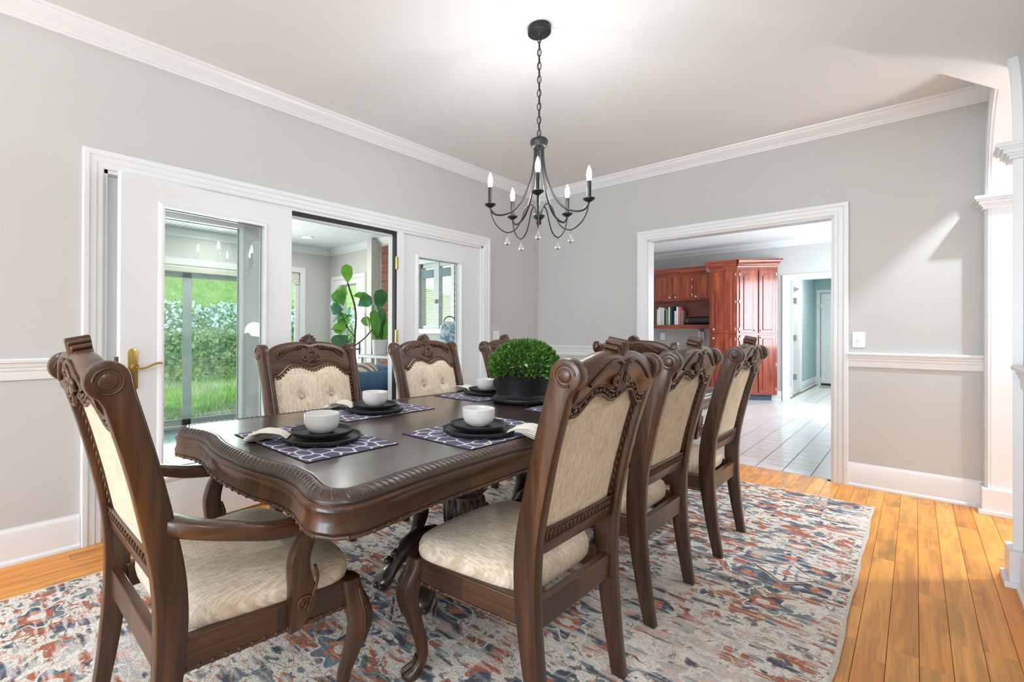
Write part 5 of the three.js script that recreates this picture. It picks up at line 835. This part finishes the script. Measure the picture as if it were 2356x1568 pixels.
// ------------------------------------------------------------------ garden beyond the sliding door
const gh = (x, z) => { const d = -x - 3.8; return d < 7.4 ? -0.22 - 0.0 * d : -0.22 + (d < 9 ? (d - 7.4) * 1.05 : 1.68 + (d - 9) * 0.27) + 0.06 * (fbm(x * 0.7, z * 0.7, 401, 3) - 0.5) * Math.min(1, d - 7.4); };
const grassTex = (() => { const t = tex(1024, 1024, (u, v) => { const n = fbm(u * 12, v * 12, 421, 4), f = fbm(u * 90, v * 90, 431, 3), e = vn(u * 300, v * 300, 433); const g = mix3([74, 104, 44], [148, 182, 84], clamp(0.9 * f + 0.4 * e - 0.2)); return mix3(g, mix3([120, 118, 104], [186, 182, 166], f), sst(0.55, 0.66, n) * 0.7); }); t.repeat.set(0.16, 0.16); return t; })();
{
  const nx = 110, nz = 90, pos = [], uv = [], idx = []; for (let j = 0; j <= nz; j++) for (let i = 0; i <= nx; i++) { const x = -3.78 - 46 * Math.pow(i / nx, 1.4), z = -22 + 40 * j / nz; pos.push(x, gh(x, z), z); uv.push(x, z); } for (let j = 0; j < nz; j++) for (let i = 0; i < nx; i++) { const a = j * (nx + 1) + i, b = a + 1, c = a + nx + 1, d = c + 1; idx.push(a, b, c, b, d, c); }
  const g = new THREE.BufferGeometry(); g.setAttribute('position', new THREE.Float32BufferAttribute(pos, 3)); g.setAttribute('uv', new THREE.Float32BufferAttribute(uv, 2)); g.setIndex(idx); g.computeVertexNormals(); struct('ground_garden', g, M('#ffffff', 0.95, { map: grassTex }));
  struct('ground_yard', span(-60, 60, -0.6, -0.45, -60, 60), M([0.2, 0.26, 0.12], 0.95)); struct('ground_side', span(-3.79, -1.42, -0.5, -0.3, -14, 0.43), M('#ffffff', 0.95, { map: grassTex }));
  const r = rng(55), bl = []; for (let k = 0; k < 4; k++) { const a = k * 1.7, lx = Math.cos(a) * 0.03, lz = Math.sin(a) * 0.03, w = 0.006; bl.push([[lx - w, 0, lz], [lx + w, 0, lz], [lx * 2.4, 0.11 + 0.02 * k, lz * 2.4]]); }
  const bg = new THREE.BufferGeometry(); bg.setAttribute('position', new THREE.Float32BufferAttribute(bl.flat(2), 3)); bg.computeVertexNormals();
  const N = 26000, im = new THREE.InstancedMesh(bg, M('#ffffff', 0.7), N), mx = new THREE.Matrix4(), q = new THREE.Quaternion(), up = new THREE.Vector3(0, 1, 0);
  for (let i = 0; i < N; i++) { let x = -4.2 - 24 * Math.pow(r(), 1.3), z = -6 + 14 * r(); if (x < -11.1 && x > -13.2) x -= 2.5; q.setFromAxisAngle(up, r() * 6.28); const s = 0.5 + 0.9 * r(); mx.compose(new THREE.Vector3(x, gh(x, z) - 0.01, z), q, new THREE.Vector3(s * 1.5, s, s * 1.5)); im.setMatrixAt(i, mx); const k = r(), dry = fbm(x * 0.9, z * 0.9, 441, 3) > 0.55 && x > -11; im.setColorAt(i, dry ? new THREE.Color().setRGB(0.3 + 0.12 * k, 0.33 + 0.12 * k, 0.22 + 0.1 * k) : new THREE.Color().setRGB(0.13 + 0.12 * k, 0.26 + 0.18 * k, 0.04 + 0.05 * k)); }
  im.name = 'grass'; im.userData = { kind: 'stuff', label: 'short green lawn grass on the sloping garden', category: 'grass' }; im.castShadow = im.receiveShadow = true; scene.add(im);
}
function leafMass(name, label, cat, count, place, colour, size) {
  const lf = new THREE.BufferGeometry(); lf.setAttribute('position', new THREE.Float32BufferAttribute([0, 0, 0, -0.45, 0.5, 0.1, 0, 1, 0, 0.45, 0.5, 0.1], 3)); lf.setIndex([0, 1, 2, 0, 2, 3]); lf.computeVertexNormals();
  const t = thing(name, label, cat), im = new THREE.InstancedMesh(lf, M('#ffffff', 0.6, { transmission: 0.2, thickness: 0 }), count), r = rng(count), mx = new THREE.Matrix4(), q = new THREE.Quaternion(), e = new THREE.Euler();
  for (let i = 0; i < count; i++) { const p = place(r); e.set(r() * 6.28, r() * 6.28, r() * 6.28); q.setFromEuler(e); const s = size * (0.6 + 0.8 * r()); mx.compose(new THREE.Vector3(...p), q, new THREE.Vector3(s, s, s)); im.setMatrixAt(i, mx); im.setColorAt(i, new THREE.Color().setRGB(...colour(r(), p))); }
  im.name = 'foliage'; im.userData.kind = 'stuff'; im.castShadow = im.receiveShadow = true; t.add(im); return t;
}
leafMass('hedge', 'low dark green hedge at the foot of the grassy slope', 'hedge', 9000, (r) => { const z = -6 + 12 * r(), a = r() * Math.PI; return [-10.9 + Math.cos(a) * 0.75 - 0.0, -0.25 + Math.sin(a) * (1.25 + 0.25 * fbm(z * 1.3, 3, 7)) * (0.75 + 0.3 * r()), z]; }, (k) => [0.07 + 0.1 * k, 0.15 + 0.18 * k, 0.05 + 0.05 * k], 0.11);
leafMass('flowering_shrub', 'band of pale blue-green flowering shrubs above the dark hedge', 'shrub', 7000, (r) => { const z = -6 + 12 * r(), a = r() * Math.PI; return [-12.2 + Math.cos(a) * 0.7, 1.05 + Math.sin(a) * (0.8 + 0.25 * fbm(z, 9, 3)) * (0.7 + 0.35 * r()), z]; }, (k) => k > 0.45 ? [0.42 + 0.2 * k, 0.56 + 0.2 * k, 0.55 + 0.2 * k] : [0.06 + 0.1 * k, 0.2 + 0.2 * k, 0.1 + 0.1 * k], 0.12);
struct('ground_deck', (() => { const g = []; for (let k = 0; k < 9; k++) g.push(rbox(0.138, 0.03, 5, 0.004, -3.88 - k * 0.142, SF - 0.075, 3.0, 1)); return merge(g); })(), M([0.36, 0.33, 0.29], 0.7));
renderer.render(scene, camera);
